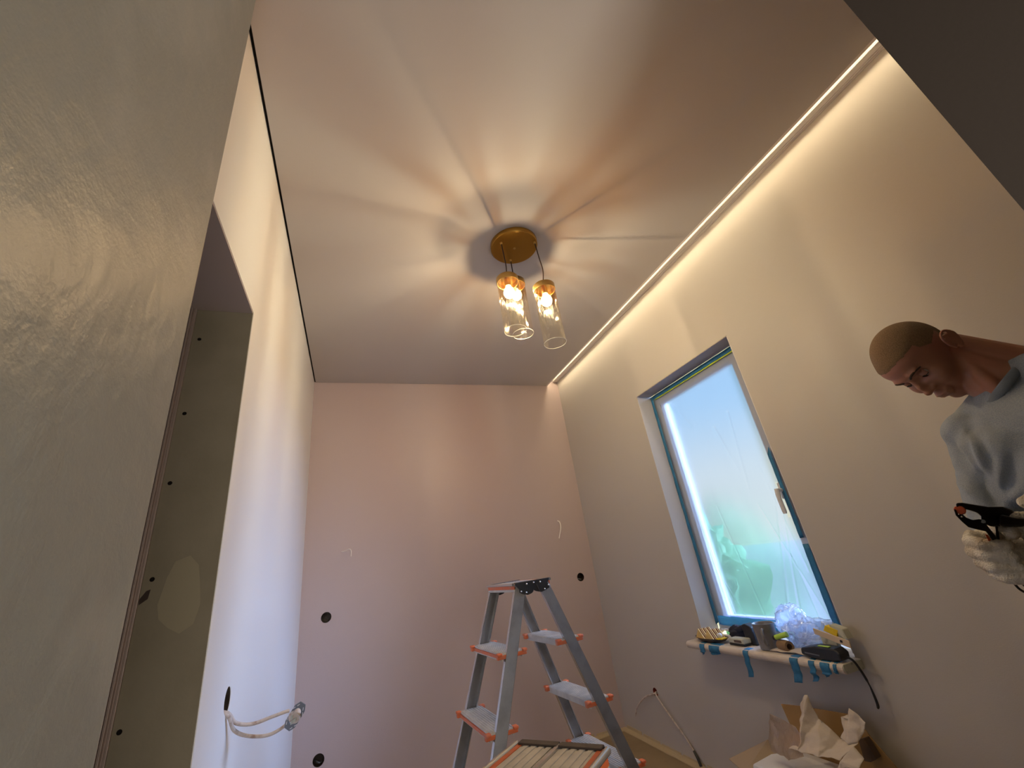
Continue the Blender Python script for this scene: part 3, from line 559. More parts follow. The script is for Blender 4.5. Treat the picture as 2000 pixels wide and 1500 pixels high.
# ------------------------------------------------------------------ stepladders
def stepladder(loc, rotz, steps, label):
    S = .209; HT = steps*S
    root = thing('stepladder', loc, label, 'ladder', rotz, 'aluminium stepladders in the room')
    def sp(sec, side, h): return V(sec*(.0484+.355*h), side*(.141+.0687*h), HT-h)
    for sec in (-1, 1):
        for side in (-1, 1):
            a, b = sp(sec, side, .012), sp(sec, side, HT-.022); t = (b-a).normalized(); v = V(0, 1, 0); u = t.cross(v).normalized()
            if u.x*sec < 0: u = -u           # u points outwards
            r = MB(); r.bar(a, b, u, .021, v, .0016)                                      # web
            lg = r.build('rail', 'alu', parent=root, local=True)
            fl_ = MB()
            for q in (-1, 1): fl_.bar(a+u*.0205*q-v*side*.007, b+u*.0205*q-v*side*.007, u, .0012, v, .0085)
            f2 = fl_.build('rail_flange', 'alu_bright', parent=lg, local=True)  # brighter metal puts the highlights along the rail edges into the colour
            MB().bar(b-t*.03, b+t*.022, u, .025, v, .006).build('rubber_foot', 'blackp', parent=lg, local=True, bevel=.004)
        for k in range(1, steps):
            h = k*S; c0, c1 = sp(sec, -1, h), sp(sec, 1, h); y0, y1 = c0.y+.003, c1.y-.003; xc = c0.x; z = HT-h
            d0, d1 = xc-.044, xc+.044
            tr = MB().box((d0, y0, z-.004), (d1, y1, z)); tr.box((d0+.002, y0, z-.022), (d0+.005, y1, z-.003)); tr.box((d1-.005, y0, z-.022), (d1-.002, y1, z-.003))
            td = tr.build('tread', 'tread', parent=root, local=True)
            rb = MB()
            for q in range(9): xx = d0+.006+q*.0095; rb.box((xx, y0+.001, z), (xx+.0045, y1-.001, z+.0016))
            rb.build('rib', 'tread', parent=td, local=True)
            fr_ = MB(); 
            for xx in ((d0-.003, d0+.002), (d1-.002, d1+.003))[(0 if sec < 0 else 2):(1 if sec < 0 else 2)] or ((d1-.003, d1-.001),): fr_.box((xx[0], y0, z-.016), (xx[1], y1, z-.006))
            fr_.build('tread_trim', 'orange' if sec < 0 else 'alu_bright', parent=td, local=True)
            for side, yy in ((-1, y0), (1, y1)):
                e_ = MB(); y2 = yy+side*.004
                e_.box((d0-.014, yy-side*.014, z-.017), (d1+.014, y2-side*.002, z-.0045)); e_.box((d0-.014, yy-side*.014, z-.006), (d0+.004, y2+side*.006, z+.003)); e_.box((d1-.004, yy-side*.014, z-.006), (d1+.014, y2+side*.006, z+.003))
                e_.build('end_cap', 'orange', parent=td, local=True, bevel=.0025)
    # top platform in two halves
    zt_ = HT+.0065; Y = .143
    for sec in (-1, 1):
        dk = MB(); x0, x1 = (sec*.0035, sec*.079)
        dk.box((x0, -Y, zt_-.004), (x1, Y, zt_)); dk.box((sec*.003, -Y, zt_-.024), (sec*.006, Y, zt_-.003)); 
        d_ = dk.build('platform', 'tread', parent=root, local=True)
        rb = MB()
        for q in range(4): xx = sec*(.010+q*.0145); rb.box((xx, -Y+.001, zt_), (xx+sec*.0085, Y-.001, zt_+.0013))
        rb.build('rib', 'tread', parent=d_, local=True)
        MB().tube([(sec*.0815, -Y, zt_-.0015), (sec*.0815, Y, zt_-.0015)], .0055, 12).build('edge_roll', 'alu_bright', parent=d_, local=True, smooth=True)
        MB().box((sec*.0675, -Y+.001, zt_-.001), (sec*.0765, Y-.001, zt_+.0012)).box((sec*.0765, -Y+.001, zt_-.019), (sec*.0805, Y-.001, zt_-.006)).build('grip_strip', 'orange', parent=d_, local=True, bevel=.0008)
        MB().box((sec*.0745, -Y+.001, zt_-.0275), (sec*.0800, Y-.001, zt_-.019)).build('platform_lip', 'tread', parent=d_, local=True)
    MB().bar((0, -Y, zt_+.001), (0, Y, zt_+.001), (1, 0, 0), .0032, (0, 0, 1), .0022).build('hinge_seam', 'alu_bright', parent=root, local=True)
    outl = [(-75, 0), (-74, -7), (-60, -22), (-60, -33), (-49, -39), (-27, -46), (-8, -42), (-1, -36), (0, -31), (4, -34), (12, -38), (22, -41), (35, -44), (51, -40), (66, -35), (73, -33), (66, -14), (76, -3), (76, 0), (74, 2.5), (1.5, 2.5), (0, -1), (-1.5, 2.5), (-73, 2.5)]
    for side in (-1, 1):
        y = side*(Y+.0005)
        pl_ = MB().prism([(x/1000, y, zt_+.001+z/1000) for x, z in outl], (0, side*.0055, 0)).build('hinge_plate', 'blackp', parent=root, local=True, bevel=.001)
        MB().box((-.074, y-side*.010, zt_+.001), (-.0015, y+side*.0055, zt_+.0042)).box((.0015, y-side*.010, zt_+.001), (.075, y+side*.0055, zt_+.0042)).build('plate_flange', 'brownp', parent=pl_, local=True, bevel=.001)
        MB().tube([(.016, y+side*.0062, zt_-.012), (.026, y+side*.0062, zt_-.040)], .0008, 6).build('plate_ridge', 'brownp', parent=pl_, local=True)
        for px, pz in ((-54, -29), (-33, -35), (-27, -6), (4, -5), (33, -6), (49, -34), (68, -22)):
            MB().lathe([(0, .003), (.0022, .0025), (.0034, .0008), (.0036, 0)], (px/1000, y+side*.0055, zt_+pz/1000), 12, axis=(0, side, 0)).build('rivet', 'rivet', parent=pl_, local=True, smooth='all')
    return root
stepladder((.651, 1.833, FL), math.radians(4.37), 5, 'taller aluminium stepladder with orange trims standing open near the back wall')
stepladder((.204, .694, FL), math.radians(-51.0), 4, 'lower stepladder in front with only its dusty striped top platform in view')

# ------------------------------------------------------------------ things on the window sill (top at zt)
ST = zt+.001
def blob(c, r, amp, fr, seed, mtx=None, sub=4, spike=0):
    """crumpled closed lump"""
    bm = bmesh.new(); bmesh.ops.create_icosphere(bm, subdivisions=sub, radius=1); vs = []
    for v in bm.verts:
        n_ = v.co.normalized(); d = 1+amp*noise.noise(n_*fr+V(seed, 0, 0))+amp*.6*abs(noise.noise(n_*fr*2.3+V(0, seed, 0)))*2+spike*max(0, noise.noise(n_*fr*1.1+V(5, seed, 2)))**2
        p = V(n_.x*r[0], n_.y*r[1], n_.z*r[2])*d
        if mtx: p = mtx @ p
        vs.append(p+V(c))
    fs = [tuple(v.index for v in f.verts) for f in bm.faces]; bm.free(); return MB().add(vs, fs)
# brown dish with two bundles of golden wafers
dd = thing('dish', (1.735, 2.02, ST), 'oval brown dish at the left end of the window sill', 'dish')
dm = MB(); n = 36; vs = []; prof = [(0, .0), (.045, .0), (.070, .006), (.085, .018), (.088, .020), (.083, .019), (.066, .009), (0, .005)]
for r, z in prof: vs += [(1.735+r*.62*math.cos(2*math.pi*k/n), 2.02+r*1.18*math.sin(2*math.pi*k/n), ST+z) for k in range(n)]
dm.add(vs, [(i*n+k, i*n+(k+1) % n, (i+1)*n+(k+1) % n, (i+1)*n+k) for i in range(len(prof)-1) for k in range(n)]); dm.build('bowl', 'dish', parent=dd, smooth=True)
for k, (yc, lab) in enumerate(((2.065, 'left bundle of golden triangular wafers in the brown dish'), (2.000, 'right bundle of golden triangular wafers in the brown dish'))):
    wd_ = thing('wafer_bundle', (1.735, yc, ST+.010), lab, 'wafers', group='wafer bundles in the dish')
    for q in range(7):
        o_ = q*.0062; b0 = ST+.0115
        tri = [(1.700+o_*1.5, yc+.033-o_*.5, b0), (1.700+o_*1.5, yc-.033-o_*.5, b0), (1.704+o_*1.5, yc+.004-o_*.5, b0+.046+.002*(q % 2))]
        MB().prism(tri, (.0062, 0, 0)).build('wafer', 'wedge' if q % 2 == 0 else 'wedge_dark', parent=wd_, bevel=.0008)
tag(MB().ball((1.718, 1.940, ST+.033), (.013, .013, .012), 14).build('ball', 'white', smooth='all'), 'small white ball beside the wafers in the brown dish', 'ball')
tag(MB().prism([(1.70, 1.955, ST+.016), (1.70, 1.915, ST+.019), (1.74, 1.915, ST+.019), (1.74, 1.955, ST+.016)], (0, 0, .006)).build('foam_scrap', 'yellow', bevel=.002), 'small yellow scrap at the right edge of the brown dish', 'scrap')
# crumpled plastic and paper behind
def sheet(name, outline, m, label, cat, cuts=4, amp=.012, fr=18, solid=.0008, seed=0, parent=None, group=None):
    bm = bmesh.new(); vv_ = [bm.verts.new(V(p)) for p in outline]; f = bm.faces.new(vv_)
    bmesh.ops.triangulate(bm, faces=bm.faces[:]);
    for _ in range(cuts): bmesh.ops.subdivide_edges(bm, edges=[e for e in bm.edges if e.calc_length() > .008], cuts=1, use_grid_fill=True); bmesh.ops.triangulate(bm, faces=bm.faces[:])
    vs = []
    for v in bm.verts:
        p = v.co; s_ = V(seed, 0, 0)
        d = noise.noise_vector(p*fr+s_)*amp+noise.noise_vector(p*fr*2.7+s_)*amp*.45; a_ = abs(noise.noise(p*fr*1.4+s_*3))
        vs.append(p+d+V(-1, 0, .3)*amp*a_)
    bm.verts.index_update(); mb = MB().add(vs, [tuple(v.index for v in f.verts) for f in bm.faces]); bm.free()
    o = mb.build(name, m, smooth='all', solid=solid, parent=parent)
    if not parent: tag(o, label, cat, group)
    return o
sheet('film_scrap', [(1.86, 2.115, ST+.004), (1.80, 2.09, ST+.012), (1.80, 2.02, ST+.045), (1.80, 1.93, ST+.040), (1.81, 1.87, ST+.055), (1.87, 1.86, ST+.035), (1.885, 2.0, ST+.03)], 'tissue', 'crumpled translucent scrap behind the wafers on the sill', 'scrap', seed=3)
gl_ = blob((1.800, 1.892, ST+.034), (.028, .052, .030), .35, 2.2, 4); gl_o = gl_.build('cloth_bundle', 'navy', smooth='all'); tag(gl_o, 'crumpled navy black cloth between the wafers and the mug', 'cloth')
bx = thing('battery_box', (1.735, 1.835, ST), 'small cream and black box lying in front of the navy cloth', 'box')
MB().prism([(1.712, 1.885, ST+.001), (1.712, 1.792, ST+.001), (1.760, 1.786, ST+.001), (1.760, 1.882, ST+.001)], (0, 0, .008)).build('base', 'tool_black', parent=bx, bevel=.003)
MB().prism([(1.713, 1.884, ST+.009), (1.713, 1.793, ST+.009), (1.759, 1.787, ST+.009), (1.759, 1.880, ST+.009)], (0, 0, .021)).build('cover', 'cream', parent=bx, bevel=.005)
MB().prism([(1.7125, 1.850, ST+.014), (1.7125, 1.806, ST+.014), (1.7125, 1.806, ST+.024), (1.7125, 1.850, ST+.024)], (.002, 0, 0)).build('dark_print', 'dish', parent=bx)
gd = thing('power_tool', (1.765, 1.785, ST), 'black angular tool leaning behind the grey mug', 'tool')
MB().prism([(1.755, 1.815, ST+.0), (1.755, 1.760, ST+.0), (1.755, 1.768, ST+.075), (1.755, 1.800, ST+.088), (1.755, 1.822, ST+.080)], (.045, 0, 0)).build('body', 'tool_black', parent=gd, bevel=.005)
MB().tube([(1.77, 1.812, ST+.072), (1.76, 1.850, ST+.060), (1.765, 1.872, ST+.058)], [.012, .010, .006], 10).build('nozzle', 'navy', parent=gd, smooth=True)
mg = thing('mug', (1.738, 1.672, ST), 'grey ceramic mug standing on the window sill', 'mug')
MB().lathe([(0, .0), (.037, .0), (.040, .003), (.045, .10), (.0455, .102), (.0425, .102), (.041, .099), (.036, .008), (0, .006)], (1.738, 1.672, ST), 40).build('cup', 'mug', parent=mg, smooth=True)
MB().tube(spline([(1.703, 1.648, ST+.083), (1.688, 1.640, ST+.084), (1.676, 1.634, ST+.065), (1.678, 1.636, ST+.040), (1.690, 1.642, ST+.026), (1.706, 1.650, ST+.024)]), .0052, 10).build('handle', 'mug', parent=mg, smooth=True)
# wood block with tape roll remnant, lime piece
wbk = thing('card_roll', (1.735, 1.585, ST), 'brown cardboard roll end lying right of the mug', 'roll')
MB().lathe([(.012, -.028), (.021, -.028), (.022, -.022), (.022, .022), (.021, .028), (.012, .028)], (1.728, 1.583, ST+.0225), 28, axis=(.25, 1, 0), closed=True).build('core', 'brown', parent=wbk, smooth=True)
tag(MB().tube([(1.722, 1.612, ST+.052), (1.735, 1.560, ST+.066)], [.0095, .0105], 16).build('marker_pen', 'lime', smooth=True), 'lime green marker lying on the brown cardboard roll', 'pen')
tag(MB().lathe([(0, -.002), (.009, -.002), (.0095, .0), (.0095, .006), (0, .006)], (1.722, 1.615, ST+.050), 16, axis=(-.3, .95, -.1)).build('pen_cap', 'blackp', smooth=True), 'small black cap at the left end of the lime marker', 'cap')
sheet('paper_scrap', [(1.700, 1.640, ST+.004), (1.700, 1.560, ST+.010), (1.702, 1.48, ST+.008), (1.75, 1.45, ST+.008), (1.80, 1.50, ST+.012), (1.79, 1.60, ST+.012), (1.75, 1.65, ST+.008)], 'paper', 'dirty crumpled paper lying flat under the clear film', 'paper', amp=.004, seed=11, solid=.002)
# big crinkled clear film
bgt = thing('plastic_film', (1.80, 1.54, ST), 'big crinkled clear plastic film heaped on the right half of the sill', 'plastic film')
def crinkled(c, r, seed, name, par):
    bm = bmesh.new(); bmesh.ops.create_icosphere(bm, subdivisions=5, radius=1); vs = []
    for v in bm.verts:
        q = v.co.normalized(); s_ = V(seed, seed*.7, 0)
        d = 1+.30*noise.noise(q*1.5+s_)
        a_ = noise.noise(V(q.x*2, q.y*2.2+q.z*1.6, q.z*1.1)+s_); d += .30*(1-abs(a_)*3.2)*.5
        a_ = noise.noise(V(q.x*4+q.z*2, q.y*6, q.z*3)+s_*2); d += .08*(1-abs(a_)*3)
        vs.append(V(c)+V(q.x*r[0], q.y*r[1], q.z*r[2])*d)
    fs = [tuple(v.index for v in f.verts) for f in bm.faces]; bm.free(); return MB().add(vs, fs).build(name, 'bag', parent=par, smooth='all')
crinkled((1.805, 1.575, ST+.095), (.035, .070, .070), 21, 'film_fold', bgt); crinkled((1.79, 1.520, ST+.058), (.040, .085, .050), 4, 'film_fold', bgt)
crinkled((1.775, 1.475, ST+.040), (.035, .070, .034), 9, 'film_fold', bgt)
sheet('film_wing', [(1.770, 1.640, ST+.105), (1.78, 1.585, ST+.165), (1.80, 1.53, ST+.150), (1.80, 1.44, ST+.115), (1.81, 1.385, ST+.105), (1.79, 1.375, ST+.070), (1.77, 1.45, ST+.040), (1.76, 1.52, ST+.035), (1.758, 1.600, ST+.060)], 'bag', None, None, amp=.020, fr=22, seed=8, parent=bgt)

# ruler board, sponge, black tool with strap
rb_ = thing('wooden_ruler', (1.73, 1.40, ST+.03), 'pale wooden lath slanting over the black tool on the sill', 'lath')
MB().prism([(1.7040,1.4042,-0.3826), (1.7040,1.2777,-0.4159), (1.7040,1.2802,-0.4396), (1.7040,1.4045,-0.4021)], (.006, 0, 0)).build('lath', 'ply', parent=rb_, bevel=.001)
MB().prism([(1.7035,1.3103,-0.4138), (1.7035,1.3015,-0.4155), (1.7035,1.3035,-0.4239), (1.7035,1.3122,-0.4223)], (-.0006, 0, 0)).build('printed_mark', 'blackp', parent=rb_)
spg = thing('sponge', (1.75, 1.39, ST+.08), 'yellow sponge on a cream pad at the right end of the sill', 'sponge')
MB().prism([(1.7140,1.3377,-0.3678), (1.7140,1.2942,-0.3802), (1.7140,1.2864,-0.4128), (1.7140,1.2954,-0.4119), (1.7350,1.3651,-0.4009)], (.035, 0, 0)).build('pad', 'cream', parent=spg, bevel=.003)
MB().prism([(1.7345,1.3554,-0.3714), (1.7345,1.3107,-0.3848), (1.7345,1.3231,-0.4078), (1.7345,1.3700,-0.3898)], (-.022, 0, 0)).build('foam', 'yellow', parent=spg, bevel=.0015)
MB().prism([(1.746, 1.42, ST+.002), (1.746, 1.36, ST+.002), (1.746, 1.36, ST+.060), (1.746, 1.42, ST+.075)], (.02, 0, 0)).build('wedge_foot', 'cream', parent=spg, bevel=.003)
btl = thing('black_tool', (1.715, 1.39, ST), 'black rubber-cased tool with lime stripe at the right sill end', 'tool')
MB().prism([(1.684, 1.480, ST+.012), (1.684, 1.440, ST+.001), (1.684, 1.350, ST+.001), (1.684, 1.322, ST+.006), (1.684, 1.318, ST+.030), (1.684, 1.335, ST+.044), (1.684, 1.415, ST+.046), (1.684, 1.475, ST+.034)], (.055, 0, 0)).build('casing', 'tool_black', parent=btl, bevel=.006)
MB().prism([(1.690, 1.400, ST+.0455), (1.690, 1.355, ST+.0455), (1.702, 1.355, ST+.0455), (1.702, 1.400, ST+.0455)], (0, 0, .003)).build('lime_stripe', 'lime', parent=btl, bevel=.001)
MB().prism([(1.6835, 1.460, ST+.018), (1.6835, 1.400, ST+.014), (1.6835, 1.400, ST+.018), (1.6835, 1.460, ST+.022)], (-.002, 0, 0)).build('seam', 'steel_dark', parent=btl)
tag(MB().tube(spline([(1.700, 1.304, ST+.020), (1.706, 1.290, ST+.006), (1.722, 1.287, zt-.035), (1.735, 1.288, zt-.085), (1.742, 1.292, zt-.130), (1.744, 1.300, zt-.142), (1.744, 1.297, zt-.125), (1.737, 1.291, zt-.08)]), [.0042]*20+[.0026]*37, 8).build('wrist_strap', 'tool_black'), 'thin black wrist strap hanging from the right end of the sill', 'strap')

# ------------------------------------------------------------------ cardboard box with packing by the window wall
bxx = thing('cardboard_box', (1.60, 1.45, FL), 'open cardboard box of packing material under the window', 'box')
bX0, bX1, bY0, bY1, bZ = 1.44, 1.722, 1.16, 1.74, -.872
MB().box((bX0, bY0, FL+.001), (bX0+.005, bY1, bZ)).box((bX1-.005, bY0, FL+.001), (bX1, bY1, bZ)).box((bX0, bY0, FL+.001), (bX1, bY0+.005, bZ)).box((bX0, bY1-.005, FL+.001), (bX1, bY1, bZ)).box((bX0, bY0, FL+.001), (bX1, bY1, FL+.006)).build('carton', 'card', parent=bxx)
MB().prism([(bX1-.006, 1.235, bZ), (bX1-.006, bY1-.08, bZ), (1.7140,1.6934,-0.6867), (1.7140,1.6001,-0.6757), (1.7140,1.3768,-0.6598), (1.7140,1.3465,-0.7167)], (.004, 0, 0)).build('flap', 'card', parent=bxx, bevel=.0008)
MB().prism([(bX0+.03, bY1, bZ), (bX1-.01, bY1, bZ), (1.7100,1.8244,-0.8418), (1.6000,1.9753,-0.9236)], (0, 0, .004)).build('flap', 'card_pale', parent=bxx, bevel=.0008)
MB().prism([(bX0, bY0+.02, bZ), (bX0, bY1-.02, bZ), (bX0-.16, bY1-.08, bZ-.06), (bX0-.16, bY0+.06, bZ-.06)], (0, 0, .004)).build('flap', 'card_pale', parent=bxx, bevel=.0008)
MB().prism([(bX0+.01, bY0, bZ), (bX1-.01, bY0, bZ), (1.70, .98, bZ+.17), (1.46, 1.00, bZ+.16)], (0, 0, .004)).build('flap', 'card', parent=bxx, bevel=.0008)
fo_ = MB().prism([(1.47, 1.25, -.875), (1.475, 1.70, -.875), (1.60, 1.715, -.875), (1.705, 1.66, -.875), (1.71, 1.22, -.875)], (0, 0, .045)).build('foam_block', 'foam', bevel=.012); tag(fo_, 'white foam block lying in the open cardboard box', 'foam')
MB().box((1.474, 1.24, -1.05), (1.705, 1.68, -.8755)).build('foam_foot', 'foam', parent=fo_)
tag(MB().prism([(1.6800,1.3696,-0.7217), (1.6800,1.3459,-0.7117), (1.6800,1.3295,-0.7636), (1.6800,1.3553,-0.7804), (1.6800,1.3770,-0.7836)], (.03, 0, 0)).build('card_strip', 'card_dark', bevel=.002), 'dark strip sticking out right of the packing paper', 'strip')
def pk(name, pts, x, lab, m='tissue', seed=0, amp=.012, zs=None):
    return sheet(name, [V(p)+V(dx, 0, 0) for p, dx in zip(pts, zs or [0]*len(pts))], m, lab, 'packing', cuts=5, amp=amp, fr=16, seed=seed)
pk('packing_paper', [(1.6200,1.4760,-0.5962), (1.6200,1.5067,-0.6262), (1.6200,1.5198,-0.6740), (1.6000,1.5327,-0.7355), (1.5600,1.5619,-0.7443), (1.5400,1.5702,-0.7588), (1.5200,1.4894,-0.7454), (1.5100,1.4006,-0.7367), (1.5200,1.3329,-0.7289), (1.5600,1.3190,-0.7159), (1.6000,1.3155,-0.6970), (1.6200,1.3910,-0.7117), (1.6200,1.4078,-0.6878), (1.6200,1.4483,-0.6620), (1.6200,1.4528,-0.6365), (1.6200,1.4595,-0.6061), (1.6200,1.4645,-0.5942)], 0, 'tall peaked sheet of cream packing paper in the middle of the box', 'paper', seed=2, amp=.008)
pk('packing_paper', [(1.6400,1.3272,-0.6143), (1.6400,1.3400,-0.6346), (1.6300,1.3289,-0.6475), (1.6300,1.3611,-0.6397), (1.6200,1.3647,-0.6779), (1.6100,1.3794,-0.7008), (1.6000,1.3497,-0.7083), (1.6100,1.3085,-0.6976), (1.6200,1.2983,-0.6836), (1.6300,1.2789,-0.6423), (1.6400,1.3029,-0.6297)], 0, 'right-hand torn wing of cream packing paper over the box', 'paper', seed=5, amp=.007)
pk('packing_film', [(1.5800,1.6277,-0.6763), (1.5700,1.6646,-0.7604), (1.5400,1.6361,-0.7946), (1.5200,1.5505,-0.7884), (1.5200,1.4756,-0.7592), (1.5600,1.4944,-0.7171), (1.5700,1.5142,-0.6933), (1.5800,1.5730,-0.6846)], 0, 'pointed sheet of clear packing film at the left of the box', 'tissue', seed=9, amp=.008)
pk('packing_paper', [(1.5500,1.2908,-0.6860), (1.5000,1.3140,-0.7163), (1.4900,1.3369,-0.7440), (1.5000,1.2522,-0.7223), (1.5400,1.2648,-0.7099)], 0, 'lower right lump of cream packing paper in the box', 'paper', seed=12, amp=.008)

# ------------------------------------------------------------------ outside
struct(MB().box((2.4, -40, FL-1.2), (60, 60, FL-1.0)).build('ground_outside', 'grass'))
for (cx, cy, cz, r, s_) in ((4.6, 5.75, -.85, 1.0, 1),):
    tr = thing('garden_tree', (cx, cy, FL-1.0), 'green tree outside showing as a green haze through the film', 'tree')
    MB().tube([(cx, cy, FL-1), (cx, cy, cz)], [.16, .10], 10).build('trunk', 'brown', parent=tr)
    blob((cx, cy, cz), (r, r*.8, r*1.25), .3, 2.5, 31, sub=5).build('crown', 'leaf', parent=tr, smooth=True)

# ------------------------------------------------------------------ workman
HC = V(1.4355, .5593, .3631); HS = .92
HL, HF, HU = V(-.43062642, -.89755002, .09468289), V(-.60509098, .2092771, -.76815884), V(-.66964602, .38808125, .63321967)
def hd(x, y, z): return HC+(HL*x+HF*y+HU*z)*HS
HM = Matrix((HL, HF, HU)).transposed()
person = thing('person', (1.52, .40, FL), 'workman with buzz cut in a blue-grey shirt bending over a spring clamp in gloved hands', 'person')
# star-shaped head: smooth maximum of ray exits from ellipsoids
PR = [((0, -.008, .030), (.0765, .098, .092)), ((0, .030, -.010), (.064, .066, .085)), ((0, .030, -.062), (.052, .055, .055)), ((0, .064, -.098), (.024, .025, .022)),
      ((.034, .058, -.032), (.027, .030, .030)), ((-.034, .058, -.032), (.027, .030, .030)), ((0, .083, .024), (.044, .016, .013)), ((0, .040, .045), (.060, .056, .05)),
      ((.047, -.005, -.070), (.016, .030, .034)), ((-.047, -.005, -.070), (.016, .030, .034)), ((0, -.03, -.03), (.058, .06, .06)),
      ((0, .086, -.070), (.024, .013, .020))]
NOSE = [((0, .088, -.004), (.009, .016, .016)), ((0, .096, -.020), (.0095, .018, .018)), ((0, .106, -.036), (.011, .014, .011)), ((.011, .096, -.040), (.008, .011, .008)), ((-.011, .096, -.040), (.008, .011, .008))]
LIPS = [((0, .0975, -.066), (.021, .0075, .0048)), ((0, .0965, -.075), (.018, .0080, .0052))]
O0 = np.array([0, .0, -.005]); NT, NPh = 150, 220
th = np.linspace(0, math.pi, NT)[:, None]; ph = np.linspace(0, 2*math.pi, NPh, endpoint=False)[None, :]
D = np.stack([np.sin(th)*np.cos(ph), np.sin(th)*np.sin(ph), np.cos(th)*np.ones_like(ph)], -1)
def exits(c, r):
    c = np.array(c); r = np.array(r); o = (O0-c)/r; d = D/r; A_ = (d*d).sum(-1); B2 = (d*o).sum(-1); C_ = (o*o).sum()-1
    disc = B2*B2-A_*C_; t = np.where(disc > 0, (-B2+np.sqrt(np.maximum(disc, 0)))/A_, 0); return np.maximum(t, 0)
def smax(ts, k): ts = np.stack(ts); return np.log(np.exp((ts-ts.max(0))*k).sum(0))/k+ts.max(0)
Rr = smax([exits(c, r) for c, r in PR], 260)
Rr = smax([Rr]+[exits(c, r) for c, r in NOSE], 420)
Rr = smax([Rr]+[exits(c, r) for c, r in LIPS], 900)
Ph = O0+D*Rr[..., None]
def gdir(p, s, amt, dvec=(0, -1, 0)):
    global Ph
    q = ((Ph-np.array(p))/np.array(s)); w_ = np.exp(-(q*q).sum(-1))[..., None]; Ph = Ph+w_*amt*np.array(dvec)
for sx_ in (-1, 1):
    gdir((sx_*.031, .088, .001), (.018, .03, .012), .013)          # eye sockets
    gdir((sx_*.017, .095, -.004), (.008, .02, .012), .005)
    gdir((sx_*.030, .093, .021), (.022, .02, .006), -.0035)         # brow
    gdir((sx_*.008, .105, -.0465), (.0035, .010, .003), .005, (0, -1, .4))
    gdir((sx_*.026, .095, -.052), (.005, .02, .018), .003)          # nasolabial fold
gdir((0, .105, -.0705), (.022, .02, .0016), .0045)                  # mouth line
gdir((0, .10, -.088), (.018, .02, .006), .003)
headv = [tuple(hd(*p)) for p in Ph.reshape(-1, 3)]
headf = [(i*NPh+k, (i+1)*NPh+k, (i+1)*NPh+(k+1) % NPh, i*NPh+(k+1) % NPh) for i in range(NT-1) for k in range(NPh)]

C7 = V(1.545, .415, .285); NB = V(1.490, .468, .240)
SR, SL = V(1.497, .566, .150), V(1.475, .262, .175)
ER, EL = V(1.420, .596, -.090), V(1.405, .205, -.080)
WR_, WL_ = V(1.240, .520, -.112), V(1.262, .392, -.040)
PEL = V(1.575, .40, -.235)
HIP = [V(1.575, .49, -.27), V(1.575, .31, -.27)]; KNE = [V(1.52, .51, -.68), V(1.52, .27, -.68)]; ANK = [V(1.58, .52, -1.04), V(1.58, .26, -1.04)]
def remesh(mb, name, m, vox, smooth_it=3, parent=person, post=None):
    o = mb.build(name, m, parent=parent, smooth='all'); me = o.data
    md = o.modifiers.new('r', 'REMESH'); md.mode = 'VOXEL'; md.voxel_size = vox; md.use_smooth_shade = True
    md2 = o.modifiers.new('s', 'SMOOTH'); md2.factor = .5; md2.iterations = smooth_it
    dg = bpy.context.evaluated_depsgraph_get(); ne = bpy.data.meshes.new_from_object(o.evaluated_get(dg)); o.modifiers.clear(); o.data = ne; ne.name = name
    ne.materials.clear(); ne.materials.append(M[m])
    if post: post(ne)
    for p in ne.polygons: p.use_smooth = True
    return o
body = MB()
body.add(headv, headf)
# neck
body.capsule(hd(0, -.028, -.045), NB+V(.01, -.01, .0), .053, .054, 20).capsule(hd(0, -.055, .0), C7+V(-.012, .008, -.02), .044, .050, 18).capsule(hd(0, .0, -.075), NB+V(-.018, .012, -.01), .034, .036, 16)
body.capsule(hd(.040, -.035, -.035), NB+V(-.05, -.005, -.02), .016, .016)   # neck tendon
# trunk
def trunk(mb, g):
    mb.capsule(C7+V(-.02, .01, -.05), SR+V(.012, -.02, .008), .052+g, .048+g).capsule(C7+V(-.02, .01, -.05), SL+V(.012, .02, .008), .052+g, .048+g)
    mb.ball((1.510, .428, .105), (.100+g, .158+g, .120+g), 20).ball((1.500, .425, .02), (.102+g, .150+g, .12+g), 20).ball((1.53, .412, -.10), (.098+g, .138+g, .13+g), 20).ball((PEL.x, PEL.y, PEL.z), (.105+g, .145+g, .11+g), 20)
    mb.ball((1.440, .505, .080), (.045+g, .070+g, .060+g), 14).ball((1.440, .345, .080), (.045+g, .070+g, .060+g), 14)
trunk(body, -.010)
for S_, E_, W_2 in ((SR, ER, WR_), (SL, EL, WL_)):
    body.capsule(S_, E_, .038, .030).capsule(E_, E_.lerp(W_2, .45), .037, .036).capsule(E_.lerp(W_2, .45), W_2, .036, .025)
for h_, k_, a_ in zip(HIP, KNE, ANK): body.capsule(h_, k_, .078, .052).capsule(k_, a_, .052, .036).capsule(a_+V(.03, 0, -.04), a_+V(-.13, 0, -.045), .028, .026)
# ears
def ear(sx_):
    c = V(sx_*.079, -.014, -.012)
    def e(x, y, z): return hd(c.x+sx_*x, c.y+y, c.z+z)
    tl = [(.002, .012, -.022), (.006, .016, -.004), (.011, .012, .016), (.016, .000, .026), (.018, -.014, .024), (.018, -.021, .010), (.015, -.020, -.006), (.010, -.013, -.020), (.005, -.003, -.030), (.001, .008, -.030)]
    body.tube(spline([e(*p) for p in tl], 5), .0036, 8)
    body.tube(spline([e(.008, .0, .018), e(.012, -.010, .012), e(.012, -.012, -.004), e(.008, -.006, -.016), e(.006, .004, -.018)], 5), .0030, 8)
    body.ball(e(.006, -.006, -.002), (.004, .015, .022), 12, mtx=HM @ Matrix.Rotation(sx_*-.35, 3, 'Z'))
    body.ball(e(.003, .009, -.004), (.004, .0035, .006), 10, mtx=HM); body.ball(e(.004, .0, -.028), (.0045, .008, .008), 10, mtx=HM)
